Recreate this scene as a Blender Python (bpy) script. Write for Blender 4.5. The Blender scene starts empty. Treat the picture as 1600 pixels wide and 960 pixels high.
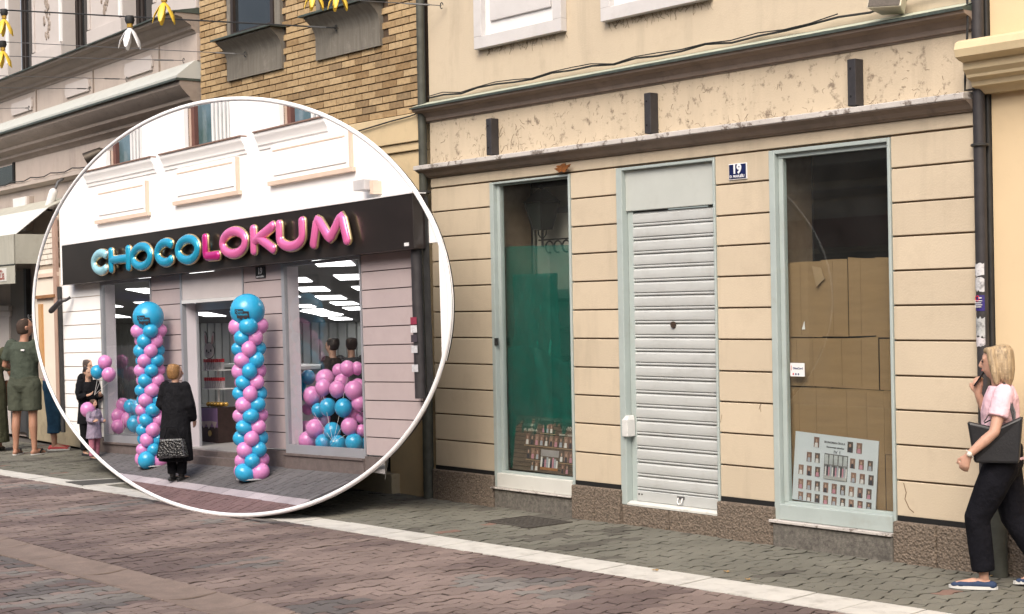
import bpy, bmesh, math, random
import numpy as np
from mathutils import Vector, Matrix, noise as mnoise

random.seed(7)
R = math.radians
scene = bpy.context.scene
C = scene.collection

# ------------------------------------------------------------------ camera
CAM = Vector((0.0, -9.5, 1.9))
FPX = 2500.0                      # focal length in pixels of the 1600 px wide photograph
TH = math.atan2(2049.0, FPX)      # turn of the view against the street front
ROLL = 0.018
FWD = Vector((-math.cos(TH), math.sin(TH), -0.00055)).normalized()
RIGHT0 = Vector((math.sin(TH), math.cos(TH), 0)); UP0 = RIGHT0.cross(FWD).normalized()
RIGHT = (RIGHT0*math.cos(ROLL) - UP0*math.sin(ROLL)).normalized()
UP = (UP0*math.cos(ROLL) + RIGHT0*math.sin(ROLL)).normalized()
cd = bpy.data.cameras.new('camera'); cam = bpy.data.objects.new('camera', cd); C.objects.link(cam)
cam.matrix_world = Matrix(((RIGHT.x, UP.x, -FWD.x, CAM.x), (RIGHT.y, UP.y, -FWD.y, CAM.y), (RIGHT.z, UP.z, -FWD.z, CAM.z), (0, 0, 0, 1)))
cd.sensor_width = 36; cd.lens = 36*FPX/1600; cd.clip_end = 500; cd.clip_start = 0.1
scene.camera = cam

# ------------------------------------------------------------------ daylight, overcast
wd = bpy.data.worlds.new('World'); scene.world = wd; wd.use_nodes = True
nt = wd.node_tree; nt.nodes.clear()
sky = nt.nodes.new('ShaderNodeTexSky'); sky.sky_type = 'NISHITA'; sky.sun_disc = False
SUN_EL, SUN_AZ = R(45), R(150)    # azimuth: clockwise from +Y
sky.sun_elevation = SUN_EL; sky.sun_rotation = SUN_AZ
sky.air_density = 1.0; sky.dust_density = 5.0; sky.ozone_density = 0.6
bg = nt.nodes.new('ShaderNodeBackground'); bg.inputs[1].default_value = 0.15
ow = nt.nodes.new('ShaderNodeOutputWorld')
nt.links.new(sky.outputs[0], bg.inputs[0]); nt.links.new(bg.outputs[0], ow.inputs[0])
sl = bpy.data.lights.new('sun', 'SUN'); sun = bpy.data.objects.new('sun', sl); C.objects.link(sun)
sl.energy = 1.5; sl.angle = R(40); sl.color = (1.0, 0.955, 0.89)
sdir = Vector((math.sin(SUN_AZ)*math.cos(SUN_EL), math.cos(SUN_AZ)*math.cos(SUN_EL), math.sin(SUN_EL)))
sun.rotation_euler = sdir.to_track_quat('Z', 'Y').to_euler(); sun.location = (-8, -14, 18)
scene.view_settings.view_transform = 'Standard'; scene.view_settings.look = 'None'
scene.view_settings.exposure = 0.64; scene.view_settings.gamma = 1.0
scene.view_settings.use_curve_mapping = False
scene.render.engine = 'CYCLES'
scene.cycles.use_denoising = True
scene.cycles.max_bounces = 10; scene.cycles.transparent_max_bounces = 16
scene.cycles.caustics_reflective = False; scene.cycles.caustics_refractive = False

# ------------------------------------------------------------------ measuring: a picture point on a plane of the place
def ray(px, py): return RIGHT*(px-800) + UP*(480-py) + FWD*FPX
def at(px, py, y=0.0):
    r = ray(px, py); return CAM + r*((y-CAM.y)/r.y)
def gnd(px, py, z=0.0):
    r = ray(px, py); return CAM + r*((z-CAM.z)/r.z)
def pix(p):
    d = Vector(p)-CAM; z = d.dot(FWD); return (800+FPX*d.dot(RIGHT)/z, 480-FPX*d.dot(UP)/z)

# ------------------------------------------------------------------ materials
MATS = {}
def nodes(name):
    m = bpy.data.materials.new(name); m.use_nodes = True
    t = m.node_tree; return m, t, t.nodes['Principled BSDF']
def mat(name, col, rough=0.7, var=0.12, scale=6.0, col2=None, bump=0.0, bscale=80.0, metal=0.0, spec=0.4,
        stretch=None, dirt=0.0, dirtcol=(0.09,0.07,0.055), dscale=5.0, dlo=0.55, dhi=0.75, coat=0.0, vor=False, space='pos', emit=None, estr=0.0, sub=0.0, bdist=0.01, objvar=0.0, streak=0.0):
    if name in MATS: return MATS[name]
    m, t, b = nodes(name); N = t.nodes.new; L = t.links.new
    b.inputs['Roughness'].default_value = rough; b.inputs['Metallic'].default_value = metal
    b.inputs['Specular IOR Level'].default_value = spec
    if coat: b.inputs['Coat Weight'].default_value = coat
    if space == 'pos': src = N('ShaderNodeNewGeometry').outputs['Position']
    else: src = N('ShaderNodeTexCoord').outputs['Object']
    mp = N('ShaderNodeMapping'); L(src, mp.inputs[0])
    if stretch: mp.inputs['Scale'].default_value = stretch
    n1 = N('ShaderNodeTexNoise'); n1.inputs['Scale'].default_value = scale; n1.inputs['Detail'].default_value = 6; n1.inputs['Roughness'].default_value = 0.6
    L(mp.outputs[0], n1.inputs[0])
    mx = N('ShaderNodeMix'); mx.data_type = 'RGBA'
    c1 = tuple(c*(1-var) for c in col); c2 = col2 or tuple(min(1, c*(1+var)) for c in col)
    mx.inputs[6].default_value = (*c1, 1); mx.inputs[7].default_value = (*c2, 1)
    rp = N('ShaderNodeMapRange'); rp.inputs[1].default_value = 0.3; rp.inputs[2].default_value = 0.7
    L(n1.outputs[0], rp.inputs[0]); L(rp.outputs[0], mx.inputs[0])
    out = mx.outputs[2]
    if dirt > 0:
        n2 = N('ShaderNodeTexNoise'); n2.inputs['Scale'].default_value = dscale; n2.inputs['Detail'].default_value = 9; n2.inputs['Roughness'].default_value = 0.72
        L(src, n2.inputs[0])
        r2 = N('ShaderNodeMapRange'); r2.inputs[1].default_value = dlo; r2.inputs[2].default_value = dhi; r2.inputs[4].default_value = dirt
        L(n2.outputs[0], r2.inputs[0])
        m2 = N('ShaderNodeMix'); m2.data_type = 'RGBA'; m2.inputs[7].default_value = (*dirtcol, 1)
        L(out, m2.inputs[6]); L(r2.outputs[0], m2.inputs[0]); out = m2.outputs[2]
    if streak:      # rain streaks and soot with a shape of their own
        m3 = N('ShaderNodeMapping'); m3.inputs['Scale'].default_value = (3.5, 3.5, 0.5); L(src, m3.inputs[0])
        n3 = N('ShaderNodeTexNoise'); n3.inputs['Scale'].default_value = 1.0; n3.inputs['Detail'].default_value = 7; n3.inputs['Roughness'].default_value = 0.65; L(m3.outputs[0], n3.inputs[0])
        r3 = N('ShaderNodeMapRange'); r3.inputs[1].default_value = 0.52; r3.inputs[2].default_value = 0.78; r3.inputs[4].default_value = streak; L(n3.outputs[0], r3.inputs[0])
        x3 = N('ShaderNodeMix'); x3.data_type = 'RGBA'; x3.inputs[7].default_value = (*[c*0.45 for c in col], 1); L(out, x3.inputs[6]); L(r3.outputs[0], x3.inputs[0]); out = x3.outputs[2]
    if objvar:
        oi_ = N('ShaderNodeObjectInfo'); rv = N('ShaderNodeMapRange'); rv.inputs[3].default_value = 1-objvar; rv.inputs[4].default_value = 1+objvar; L(oi_.outputs['Random'], rv.inputs[0])
        vs_ = N('ShaderNodeVectorMath'); vs_.operation = 'SCALE'; L(out, vs_.inputs[0]); L(rv.outputs[0], vs_.inputs['Scale']); out = vs_.outputs[0]
    L(out, b.inputs['Base Color'])
    if bump:
        if vor:
            nb = N('ShaderNodeTexVoronoi'); nb.inputs['Scale'].default_value = bscale
        else:
            nb = N('ShaderNodeTexNoise'); nb.inputs['Scale'].default_value = bscale; nb.inputs['Detail'].default_value = 5
        L(src, nb.inputs[0])
        bp = N('ShaderNodeBump'); bp.inputs['Strength'].default_value = bump; bp.inputs['Distance'].default_value = bdist
        L(nb.outputs[0], bp.inputs['Height']); L(bp.outputs[0], b.inputs['Normal'])
    if emit:
        b.inputs['Emission Color'].default_value = (*emit, 1); b.inputs['Emission Strength'].default_value = estr
    if sub: b.inputs['Subsurface Weight'].default_value = sub; b.inputs['Subsurface Radius'].default_value = (0.02, 0.01, 0.008)
    MATS[name] = m; return m

def glass_mat(name, tint=(1,1,1), ior=1.5, haze=0.0):
    m = bpy.data.materials.new(name); m.use_nodes = True; t = m.node_tree; t.nodes.clear(); N = t.nodes.new; L = t.links.new
    o = N('ShaderNodeOutputMaterial'); tr = N('ShaderNodeBsdfTransparent'); tr.inputs[0].default_value = (*tint, 1)
    gl = N('ShaderNodeBsdfGlossy'); gl.inputs['Roughness'].default_value = 0.02; gl.inputs[0].default_value = (1, 1, 1, 1)
    lw_ = N('ShaderNodeLayerWeight'); lw_.inputs[0].default_value = 0.5      # Schlick reflectance, the same from both sides
    pw = N('ShaderNodeMath'); pw.operation = 'POWER'; pw.inputs[1].default_value = 5; L(lw_.outputs['Facing'], pw.inputs[0])
    f0 = ((ior-1)/(ior+1))**2
    fr = N('ShaderNodeMapRange'); fr.inputs[3].default_value = f0; fr.inputs[4].default_value = 1.0; L(pw.outputs[0], fr.inputs[0])
    mx = N('ShaderNodeMixShader'); L(fr.outputs[0], mx.inputs[0]); L(tr.outputs[0], mx.inputs[1]); L(gl.outputs[0], mx.inputs[2])
    last = mx.outputs[0]
    if haze:   # dust on the pane
        df = N('ShaderNodeBsdfDiffuse'); df.inputs[0].default_value = (0.5, 0.5, 0.48, 1)
        nz = N('ShaderNodeTexNoise'); nz.inputs['Scale'].default_value = 2.5; nz.inputs['Detail'].default_value = 8
        g = N('ShaderNodeNewGeometry'); L(g.outputs['Position'], nz.inputs[0])
        mr = N('ShaderNodeMapRange'); mr.inputs[1].default_value = 0.35; mr.inputs[2].default_value = 0.75; mr.inputs[3].default_value = haze*0.3; mr.inputs[4].default_value = haze
        L(nz.outputs[0], mr.inputs[0])
        m2 = N('ShaderNodeMixShader'); L(mr.outputs[0], m2.inputs[0]); L(last, m2.inputs[1]); L(df.outputs[0], m2.inputs[2]); last = m2.outputs[0]
    L(last, o.inputs[0]); MATS[name] = m; return m

def film_mat(name, col, alpha, rough=0.25):
    m, t, b = nodes(name); b.inputs['Base Color'].default_value = (*col, 1); b.inputs['Roughness'].default_value = rough
    b.inputs['Alpha'].default_value = alpha
    N = t.nodes.new; L = t.links.new
    g = N('ShaderNodeNewGeometry'); n = N('ShaderNodeTexNoise'); n.inputs['Scale'].default_value = 7; n.inputs['Detail'].default_value = 6; n.inputs['Distortion'].default_value = 1.2
    mp = N('ShaderNodeMapping'); mp.inputs['Scale'].default_value = (1, 1, 0.35); L(g.outputs['Position'], mp.inputs[0]); L(mp.outputs[0], n.inputs[0])
    bp = N('ShaderNodeBump'); bp.inputs['Strength'].default_value = 0.7; bp.inputs['Distance'].default_value = 0.02; L(n.outputs[0], bp.inputs['Height']); L(bp.outputs[0], b.inputs['Normal'])
    MATS[name] = m; return m

def paver_mat(name, use_attr):
    m, t, b = nodes(name); N = t.nodes.new; L = t.links.new
    if use_attr:
        a = N('ShaderNodeAttribute'); a.attribute_name = 'tone'; col = a.outputs['Color']
    else:
        a = N('ShaderNodeObjectInfo'); col = a.outputs['Color']
    g = N('ShaderNodeNewGeometry')
    n = N('ShaderNodeTexNoise'); n.inputs['Scale'].default_value = 140; n.inputs['Detail'].default_value = 4; L(g.outputs['Position'], n.inputs[0])
    n2 = N('ShaderNodeTexNoise'); n2.inputs['Scale'].default_value = 1.6; n2.inputs['Detail'].default_value = 7; L(g.outputs['Position'], n2.inputs[0])
    ad = N('ShaderNodeMath'); ad.operation = 'ADD'; L(n.outputs[0], ad.inputs[0]); L(n2.outputs[0], ad.inputs[1])
    mr = N('ShaderNodeMapRange'); mr.inputs[1].default_value = 0.6; mr.inputs[2].default_value = 1.4; mr.inputs[3].default_value = 0.70; mr.inputs[4].default_value = 1.28; L(ad.outputs[0], mr.inputs[0])
    ed = N('ShaderNodeAttribute'); ed.attribute_name = 'edge'; em = N('ShaderNodeMapRange'); em.inputs[3].default_value = 1.0; em.inputs[4].default_value = 0.16; L(ed.outputs['Fac'], em.inputs[0])      # dirt packed in the joints
    mu = N('ShaderNodeMath'); mu.operation = 'MULTIPLY'; L(mr.outputs[0], mu.inputs[0]); L(em.outputs[0], mu.inputs[1]); mr = mu
    v = N('ShaderNodeVectorMath'); v.operation = 'SCALE'; L(col, v.inputs[0]); L(mr.outputs[0], v.inputs['Scale']); L(v.outputs[0], b.inputs['Base Color'])
    b.inputs['Roughness'].default_value = 0.85; b.inputs['Specular IOR Level'].default_value = 0.25
    bp = N('ShaderNodeBump'); bp.inputs['Strength'].default_value = 0.35; bp.inputs['Distance'].default_value = 0.004; L(n.outputs[0], bp.inputs['Height']); L(bp.outputs[0], b.inputs['Normal'])
    MATS[name] = m; return m

# ------------------------------------------------------------------ mesh building (always in world coordinates)
FRAME = {}                        # object -> its world matrix, so that children can be built in world coordinates
class MB:
    def __init__(s, T=None): s.v = []; s.f = []; s.T = T; s.mi = []; s.cm = 0
    def add(s, vs, fs):
        n = len(s.v)
        s.v += [tuple(s.T @ Vector(p)) for p in vs] if s.T else [tuple(p) for p in vs]
        s.f += [tuple(i+n for i in f) for f in fs]; s.mi += [s.cm]*len(fs); return s
    def box(s, x0, x1, y0, y1, z0, z1):
        v = [(x0,y0,z0),(x1,y0,z0),(x1,y1,z0),(x0,y1,z0),(x0,y0,z1),(x1,y0,z1),(x1,y1,z1),(x0,y1,z1)]
        return s.add(v, [(0,3,2,1),(4,5,6,7),(0,1,5,4),(1,2,6,5),(2,3,7,6),(3,0,4,7)])
    def prism(s, poly, y0, y1):
        """poly in (x, z), extruded from y0 (front) to y1"""
        n = len(poly)
        v = [(x, y0, z) for x, z in poly] + [(x, y1, z) for x, z in poly]
        f = [tuple(range(n)), tuple(range(2*n-1, n-1, -1))] + [(i, i+n, (i+1) % n+n, (i+1) % n) for i in range(n)]
        return s.add(v, f)
    def extrude_x(s, prof, x0, x1):
        """profile in (y, z) extruded along x"""
        n = len(prof); v = [(x0, y, z) for y, z in prof] + [(x1, y, z) for y, z in prof]
        f = [tuple(range(n)), tuple(range(2*n-1, n-1, -1))] + [(i, i+n, (i+1) % n+n, (i+1) % n) for i in range(n)]
        return s.add(v, f)
    def slabz(s, poly, z0, z1):
        n = len(poly); zz = (lambda p, k: p[2]+k) if len(poly[0]) == 3 else (lambda p, k: k)
        v = [(p[0], p[1], zz(p, z1)) for p in poly] + [(p[0], p[1], zz(p, z0)) for p in poly]
        f = [tuple(range(n)), tuple(range(2*n-1, n-1, -1))] + [(i, i+n, (i+1) % n+n, (i+1) % n) for i in range(n)]
        return s.add(v, f)
    def tube(s, pts, r, n=8, ref=None, closed=False):
        """pts: points; r: one radius, or a list of r or (ra, rb)"""
        P = [Vector(p) for p in pts]; m = len(P); rings = []; u0 = None
        for i, p in enumerate(P):
            if closed: t = (P[(i+1) % m]-P[i-1])
            else: t = (P[min(i+1, m-1)]-P[max(i-1, 0)])
            t = t.normalized()
            if ref is not None: u = Vector(ref)
            elif u0 is None: u = Vector((0,0,1)) if abs(t.z) < .9 else Vector((1,0,0))
            else: u = u0
            u = (u - t*u.dot(t)).normalized(); u0 = u; w = t.cross(u)
            rr = r[i] if isinstance(r, list) else r
            ra, rb = rr if isinstance(rr, (list, tuple)) else (rr, rr)
            rings.append([p + u*(ra*math.cos(2*math.pi*k/n)) + w*(rb*math.sin(2*math.pi*k/n)) for k in range(n)])
        v = [q for g in rings for q in g]; f = []
        for i in range(m if closed else m-1):
            a, b = i*n, ((i+1) % m)*n
            f += [(a+k, a+(k+1) % n, b+(k+1) % n, b+k) for k in range(n)]
        if not closed: f += [tuple(range(n-1, -1, -1)), tuple(range((m-1)*n, m*n))]
        return s.add(v, f)
    def capsule(s, pts, r, n=12, ref=None, cap=1.0):
        """tube with rounded ends; r list"""
        P = [Vector(p) for p in pts]; m = len(P)
        rr = list(r) if isinstance(r, list) else [r]*m
        rr = [q if isinstance(q, (list, tuple)) else (q, q) for q in rr]
        t0 = (P[0]-P[1]).normalized(); t1 = (P[-1]-P[-2]).normalized()
        pre, post, rpre, rpost = [], [], [], []
        for a in (80, 55, 28):
            c, sn = math.cos(R(a)), math.sin(R(a)); e0 = cap*(rr[0][0]+rr[0][1])/2; e1 = cap*(rr[-1][0]+rr[-1][1])/2
            pre.append(P[0]+t0*(e0*sn)); rpre.append((rr[0][0]*c, rr[0][1]*c))
            post.insert(0, P[-1]+t1*(e1*sn)); rpost.insert(0, (rr[-1][0]*c, rr[-1][1]*c))
        return s.tube(pre+P+post, rpre+rr+rpost, n, ref)
    def ball(s, c, rx, ry=None, rz=None, n=14, m=9):
        ry = ry or rx; rz = rz or rx; v = [(c[0], c[1], c[2]+rz)]; f = []
        for i in range(1, m):
            a = math.pi*i/m
            for k in range(n):
                b = 2*math.pi*k/n; v.append((c[0]+rx*math.sin(a)*math.cos(b), c[1]+ry*math.sin(a)*math.sin(b), c[2]+rz*math.cos(a)))
        v.append((c[0], c[1], c[2]-rz)); e = len(v)-1
        f += [(0, 1+k, 1+(k+1) % n) for k in range(n)]
        for i in range(m-2):
            a, b = 1+i*n, 1+(i+1)*n
            f += [(a+k, b+k, b+(k+1) % n, a+(k+1) % n) for k in range(n)]
        a = 1+(m-2)*n; f += [(a+k, e, a+(k+1) % n) for k in range(n)]
        return s.add(v, f)
    def disc_y(s, c, r, y0, y1, n=20):
        return s.prism([(c[0]+r*math.cos(2*math.pi*k/n), c[1]+r*math.sin(2*math.pi*k/n)) for k in range(n)], y0, y1)
    def mesh(s, name, M=None, smooth=False, angle=40):
        me = bpy.data.meshes.new(name)
        vs = [tuple(M @ Vector(p)) for p in s.v] if M else s.v
        me.from_pydata(vs, [], s.f)
        bm = bmesh.new(); bm.from_mesh(me); bmesh.ops.recalc_face_normals(bm, faces=bm.faces); bm.to_mesh(me); bm.free()
        if smooth:
            me.polygons.foreach_set('use_smooth', [True]*len(me.polygons))
            me.set_sharp_from_angle(angle=R(angle))
        return me
    def build(s, name, m, parent=None, smooth=False, bevel=0.0, angle=40, origin=None):
        if parent is not None: M = FRAME[parent.name]
        elif origin is not None: M = Matrix.Translation(origin)
        else: M = Matrix.Identity(4)
        o = bpy.data.objects.new(name, s.mesh(name, M.inverted(), smooth, angle)); C.objects.link(o)
        ms = m if isinstance(m, (list, tuple)) else [m]
        for q in ms: o.data.materials.append(q)
        if len(ms) > 1: o.data.polygons.foreach_set('material_index', s.mi)
        if parent is not None: o.parent = parent
        else: o.matrix_world = M
        FRAME[o.name] = M
        if bevel:
            b = o.modifiers.new('edge', 'BEVEL'); b.width = bevel; b.segments = 2; b.limit_method = 'ANGLE'
        return o

def tag(o, label=None, cat=None, group=None, kind=None):
    if label: o['label'] = label
    if cat: o['category'] = cat
    if group: o['group'] = group
    if kind: o['kind'] = kind
    return o
def thing(name, label, cat, loc, group=None):
    o = bpy.data.objects.new(name, None); C.objects.link(o); o.location = loc; o.empty_display_size = 0.2
    FRAME[o.name] = Matrix.Translation(loc); return tag(o, label, cat, group)
def share(name, me, parent, loc, rot=(0,0,0), scale=(1,1,1), color=None):
    """another piece that uses mesh data me; loc in world coordinates"""
    o = bpy.data.objects.new(name, me); C.objects.link(o)
    M = FRAME[parent.name].inverted() if parent is not None else Matrix.Identity(4)
    o.parent = parent; o.location = M @ Vector(loc); o.rotation_euler = rot; o.scale = scale
    if color: o.color = (*color, 1)
    FRAME[o.name] = Matrix.Translation(loc); return o
_tx = {}
def text_mb(s, size, M, depth=0.002, bold=0.0, width=None, T=None):
    """lettering as thin geometry: s centred at the origin of M (x right, z up, facing -y)"""
    cu = bpy.data.curves.new('t', 'FONT'); cu.body = s; cu.size = size; cu.align_x = 'CENTER'; cu.align_y = 'CENTER'
    cu.extrude = depth; cu.offset = bold; cu.resolution_u = 3
    o = bpy.data.objects.new('t', cu); C.objects.link(o)
    dg = bpy.context.evaluated_depsgraph_get(); me = bpy.data.meshes.new_from_object(o.evaluated_get(dg))
    w = max((v.co.x for v in me.vertices), default=1)-min((v.co.x for v in me.vertices), default=0)
    k = width/w if width else 1.0
    mb = MB(T); mb.add([tuple(M @ Vector((v.co.x*k, -v.co.z, v.co.y))) for v in me.vertices], [tuple(p.vertices) for p in me.polygons])
    bpy.data.objects.remove(o); bpy.data.curves.remove(cu); bpy.data.meshes.remove(me)
    return mb
def clip(poly, conv):
    """convex clip in 2D (both counter-clockwise)"""
    out = list(poly)
    for i in range(len(conv)):
        a, b = conv[i], conv[(i+1) % len(conv)]
        side = lambda p: (b[0]-a[0])*(p[1]-a[1])-(b[1]-a[1])*(p[0]-a[0])
        src, out = out, []
        for j in range(len(src)):
            p, q = src[j], src[(j+1) % len(src)]; sp, sq = side(p), side(q)
            if sp >= 0: out.append(p)
            if sp*sq < 0:
                t = sp/(sp-sq); out.append((p[0]+(q[0]-p[0])*t, p[1]+(q[1]-p[1])*t))
        if len(out) < 3: return []
    return out
def inside(p, poly):
    c = False
    for i in range(len(poly)):
        a, b = poly[i], poly[i-1]
        if (a[1] > p[1]) != (b[1] > p[1]) and p[0] < (b[0]-a[0])*(p[1]-a[1])/(b[1]-a[1])+a[0]: c = not c
    return c

# palette
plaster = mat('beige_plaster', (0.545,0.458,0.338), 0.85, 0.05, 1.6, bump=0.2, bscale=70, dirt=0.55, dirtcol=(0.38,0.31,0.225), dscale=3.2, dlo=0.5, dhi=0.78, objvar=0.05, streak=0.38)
plaster_worn = mat('worn_beige_plaster', (0.54,0.45,0.33), 0.88, 0.06, 2.0, bump=0.25, bscale=60, dirt=0.8, dirtcol=(0.15,0.11,0.08), dscale=9, dlo=0.545, dhi=0.64, streak=0.42)
joint = mat('joint_dirt', (0.17,0.12,0.08), 0.95, 0.2, 9)
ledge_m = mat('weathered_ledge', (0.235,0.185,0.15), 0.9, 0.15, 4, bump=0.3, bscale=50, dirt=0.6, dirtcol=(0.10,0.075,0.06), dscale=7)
lip_m = mat('flaking_white_lip', (0.50,0.47,0.44), 0.85, 0.1, 5, bump=0.3, bscale=60, dirt=0.9, dirtcol=(0.14,0.11,0.09), dscale=11, dlo=0.53, dhi=0.60)
zinc = mat('oxidised_flashing', (0.055,0.07,0.06), 0.55, 0.3, 12)
zinc_pale = mat('pale_zinc', (0.42,0.45,0.36), 0.6, 0.12, 8)
frame_blue = mat('pale_blue_grey_paint', (0.375,0.43,0.415), 0.5, 0.06, 4, dirt=0.5, dirtcol=(0.30,0.29,0.24), dscale=6, dlo=0.55, dhi=0.78)
frame_white = mat('chipped_white_paint', (0.60,0.60,0.56), 0.55, 0.05, 4, dirt=0.7, dirtcol=(0.28,0.22,0.15), dscale=8, dlo=0.58, dhi=0.72)
shutter_m = mat('shutter_metal', (0.47,0.485,0.475), 0.5, 0.07, 2.0, metal=0.0, stretch=(1,1,6), dirt=0.4, dirtcol=(0.30,0.29,0.26), dscale=6, dlo=0.5, dhi=0.8)
granite = mat('pebbled_brown_stone', (0.165,0.13,0.10), 0.9, 0.45, 38, bump=1.0, bscale=55, vor=True, dirt=0.5, dirtcol=(0.12,0.10,0.08), dscale=7)
granite_grey = mat('grey_stone_sill', (0.13,0.12,0.105), 0.85, 0.4, 30, bump=0.6, bscale=70, dirt=0.5, dirtcol=(0.30,0.28,0.24), dscale=10)
steel_dark = mat('dark_steel', (0.035,0.032,0.034), 0.5, 0.25, 9, bump=0.1, bscale=60)
pipe_m = mat('dark_pipe_paint', (0.03,0.03,0.03), 0.5, 0.3, 10)
pipe_green = mat('old_green_pipe', (0.06,0.062,0.05), 0.55, 0.3, 10)
white_p = mat('white_paint', (0.72,0.71,0.70), 0.6, 0.04, 5, dirt=0.25, dirtcol=(0.45,0.42,0.38), dscale=6)
grey_white = mat('greyish_white_render', (0.56,0.54,0.53), 0.8, 0.05, 4, bump=0.1, bscale=80, dirt=0.3, dirtcol=(0.38,0.35,0.32), dscale=6)
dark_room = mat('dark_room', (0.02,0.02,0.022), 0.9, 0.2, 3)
black_m = mat('black_void', (0.008,0.008,0.008), 0.8, 0.1, 3)
glass = glass_mat('shop_glass', (0.955,0.975,0.965), 1.5, 0.02)
clear_glass = glass_mat('clean_glass', (0.985,0.99,0.99), 1.45, 0.0)
dark_glass = mat('dark_glazing', (0.02,0.022,0.024), 0.06, 0.2, 2, spec=0.6)
cable_m = mat('black_cable', (0.02,0.02,0.02), 0.6, 0.2, 20)
wire_m = mat('steel_wire', (0.16,0.16,0.16), 0.45, 0.1, 20, metal=0.6)
card_m = mat('brown_cardboard', (0.235,0.15,0.075), 0.9, 0.07, 3, stretch=(1,1,9), bump=0.1, bscale=40)
paper = mat('white_paper', (0.70,0.70,0.70), 0.8, 0.04, 10)
# ================================================================== GROUND AND PAVING
asph = mat('street_bed', (0.10,0.09,0.08), 0.95, 0.2, 8)
mb = MB(); mb.add([(-90,-60,-0.06),(60,-60,-0.06),(60,60,-0.06),(-90,60,-0.06)], [(0,1,2,3)])
tag(mb.build('ground', asph), kind='structure')
mb = MB(); mb.box(-34,1.5,-9.6,0.12,-0.055,-0.022)
pave = tag(mb.build('street_paving', mat('joint_sand', (0.035,0.03,0.026), 0.95, 0.3, 30)), kind='structure')

def band_top(u): return -1.39+0.0403*(u+6.7)
def band_bot(u): return -1.80+0.029*(u+6.35)
ZONES = {'walk': [(-33,band_top(-33)-0.0),(1.2,band_top(1.2)),(1.2,0.0),(-33,0.0)],
         'red': [(-33,-4.19),(1.2,-4.19),(1.2,band_bot(1.2)),(-33,band_bot(-33))],
         'front': [(-33,-9.4),(1.2,-9.4),(1.2,-4.62),(-33,-4.62)]}
PW, PL, PA = 0.1125, 0.225, 0.020
def paver_outline(i, j):
    x0 = i*PW; y0 = j*PL + (PL/2 if i % 2 else 0)
    w = lambda t: PA*(1 if t < .5 else -1) if t not in (0, .5, 1) else 0.0
    ts = [0, .18, .32, .68, .82, 1]; ws = [0, PA, PA, -PA, -PA, 0]
    if i % 2: ws = [-q for q in ws]
    L_ = [(x0+ws[k], y0+ts[k]*PL) for k in range(6)]; R_ = [(x0+PW-0+ws[k], y0+ts[k]*PL) for k in range(6)]
    return R_ + L_[::-1]
def tone(zone, x, y):
    n = mnoise.noise(Vector((x*0.9, y*0.9, 3.1))); n2 = mnoise.noise(Vector((x*2.6, y*0.8, 9.7))); r = random.random()
    if zone == 'walk':
        k = 1+0.13*n+0.10*(r-.5)
        c = (0.160*k, 0.155*k, 0.128*k)
        if n2 > 0.28 and r > .35: c = (0.105*k, 0.098*k, 0.083*k)
        if r > .985: c = (0.19*k, 0.12*k, 0.095*k)
        return c
    k = 1+0.14*n+0.10*(r-.5)
    if n2+0.35*(r-.5) > 0.10: c = (0.140*k, 0.106*k, 0.098*k)
    elif n2+0.3*(r-.5) < -0.18: c = (0.225*k, 0.174*k, 0.154*k)
    else: c = (0.184*k, 0.141*k, 0.126*k)
    if n > 0.25 and zone != 'walk' and r > .3: c = tuple(q*a for q, a in zip(c, (0.82, 0.98, 1.02)))
    return c
pavers = []
for zname, zp in ZONES.items():
    ylo = min(p[1] for p in zp); yhi = max(p[1] for p in zp)
    for i in range(int(-33/PW), int(1.1/PW)):
        for j in range(int(ylo/PL)-2, int(yhi/PL)+2):
            o = paver_outline(i, j); cx = (i+.5)*PW; cy = sum(p[1] for p in o)/len(o)
            d = Vector((cx, cy, 0))-CAM; zz = d.dot(FWD)
            if zz < 2.5: continue
            px, py = pix((cx, cy, 0))
            if px < -420 or px > 2500 or py > 1420: continue
            q = clip(o, zp)
            if len(q) < 3: continue
            ax = abs(sum(q[k][0]*q[(k+1) % len(q)][1]-q[(k+1) % len(q)][0]*q[k][1] for k in range(len(q))))/2
            if ax < 0.001: continue
            c = (sum(p[0] for p in q)/len(q), sum(p[1] for p in q)/len(q))
            pavers.append((py, zname, q, c, len(q) == len(o), px))
def paver_geo(q, c, z, tx, ty):
    n = len(q); zt = lambda p: z + tx*(p[0]-c[0]) + ty*(p[1]-c[1])
    sc = lambda p, a, b: (c[0]+(p[0]-c[0])*a, c[1]+(p[1]-c[1])*b)
    t = [(*sc(p, .86, .935), zt(p)) for p in q]; m = [(*sc(p, .94, .972), zt(p)-.007) for p in q]; b = [(*sc(p, .94, .972), -.03) for p in q]
    f = [tuple(range(n))] + [(i, n+i, n+(i+1) % n, (i+1) % n) for i in range(n)] + [(n+i, 2*n+i, 2*n+(i+1) % n, n+(i+1) % n) for i in range(n)]
    return t+m+b, f
cand = sorted([k for k, p in enumerate(pavers) if p[4] and 0 < p[5] < 1600 and p[0] < 957], key=lambda k: -pavers[k][0])
single = set(cand[:300])
pm_obj = paver_mat('paver_block', False); pm_att = paver_mat('paver_field', True)
pmesh = {}
V, Fc, TN, ED = [], [], [], []
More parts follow.
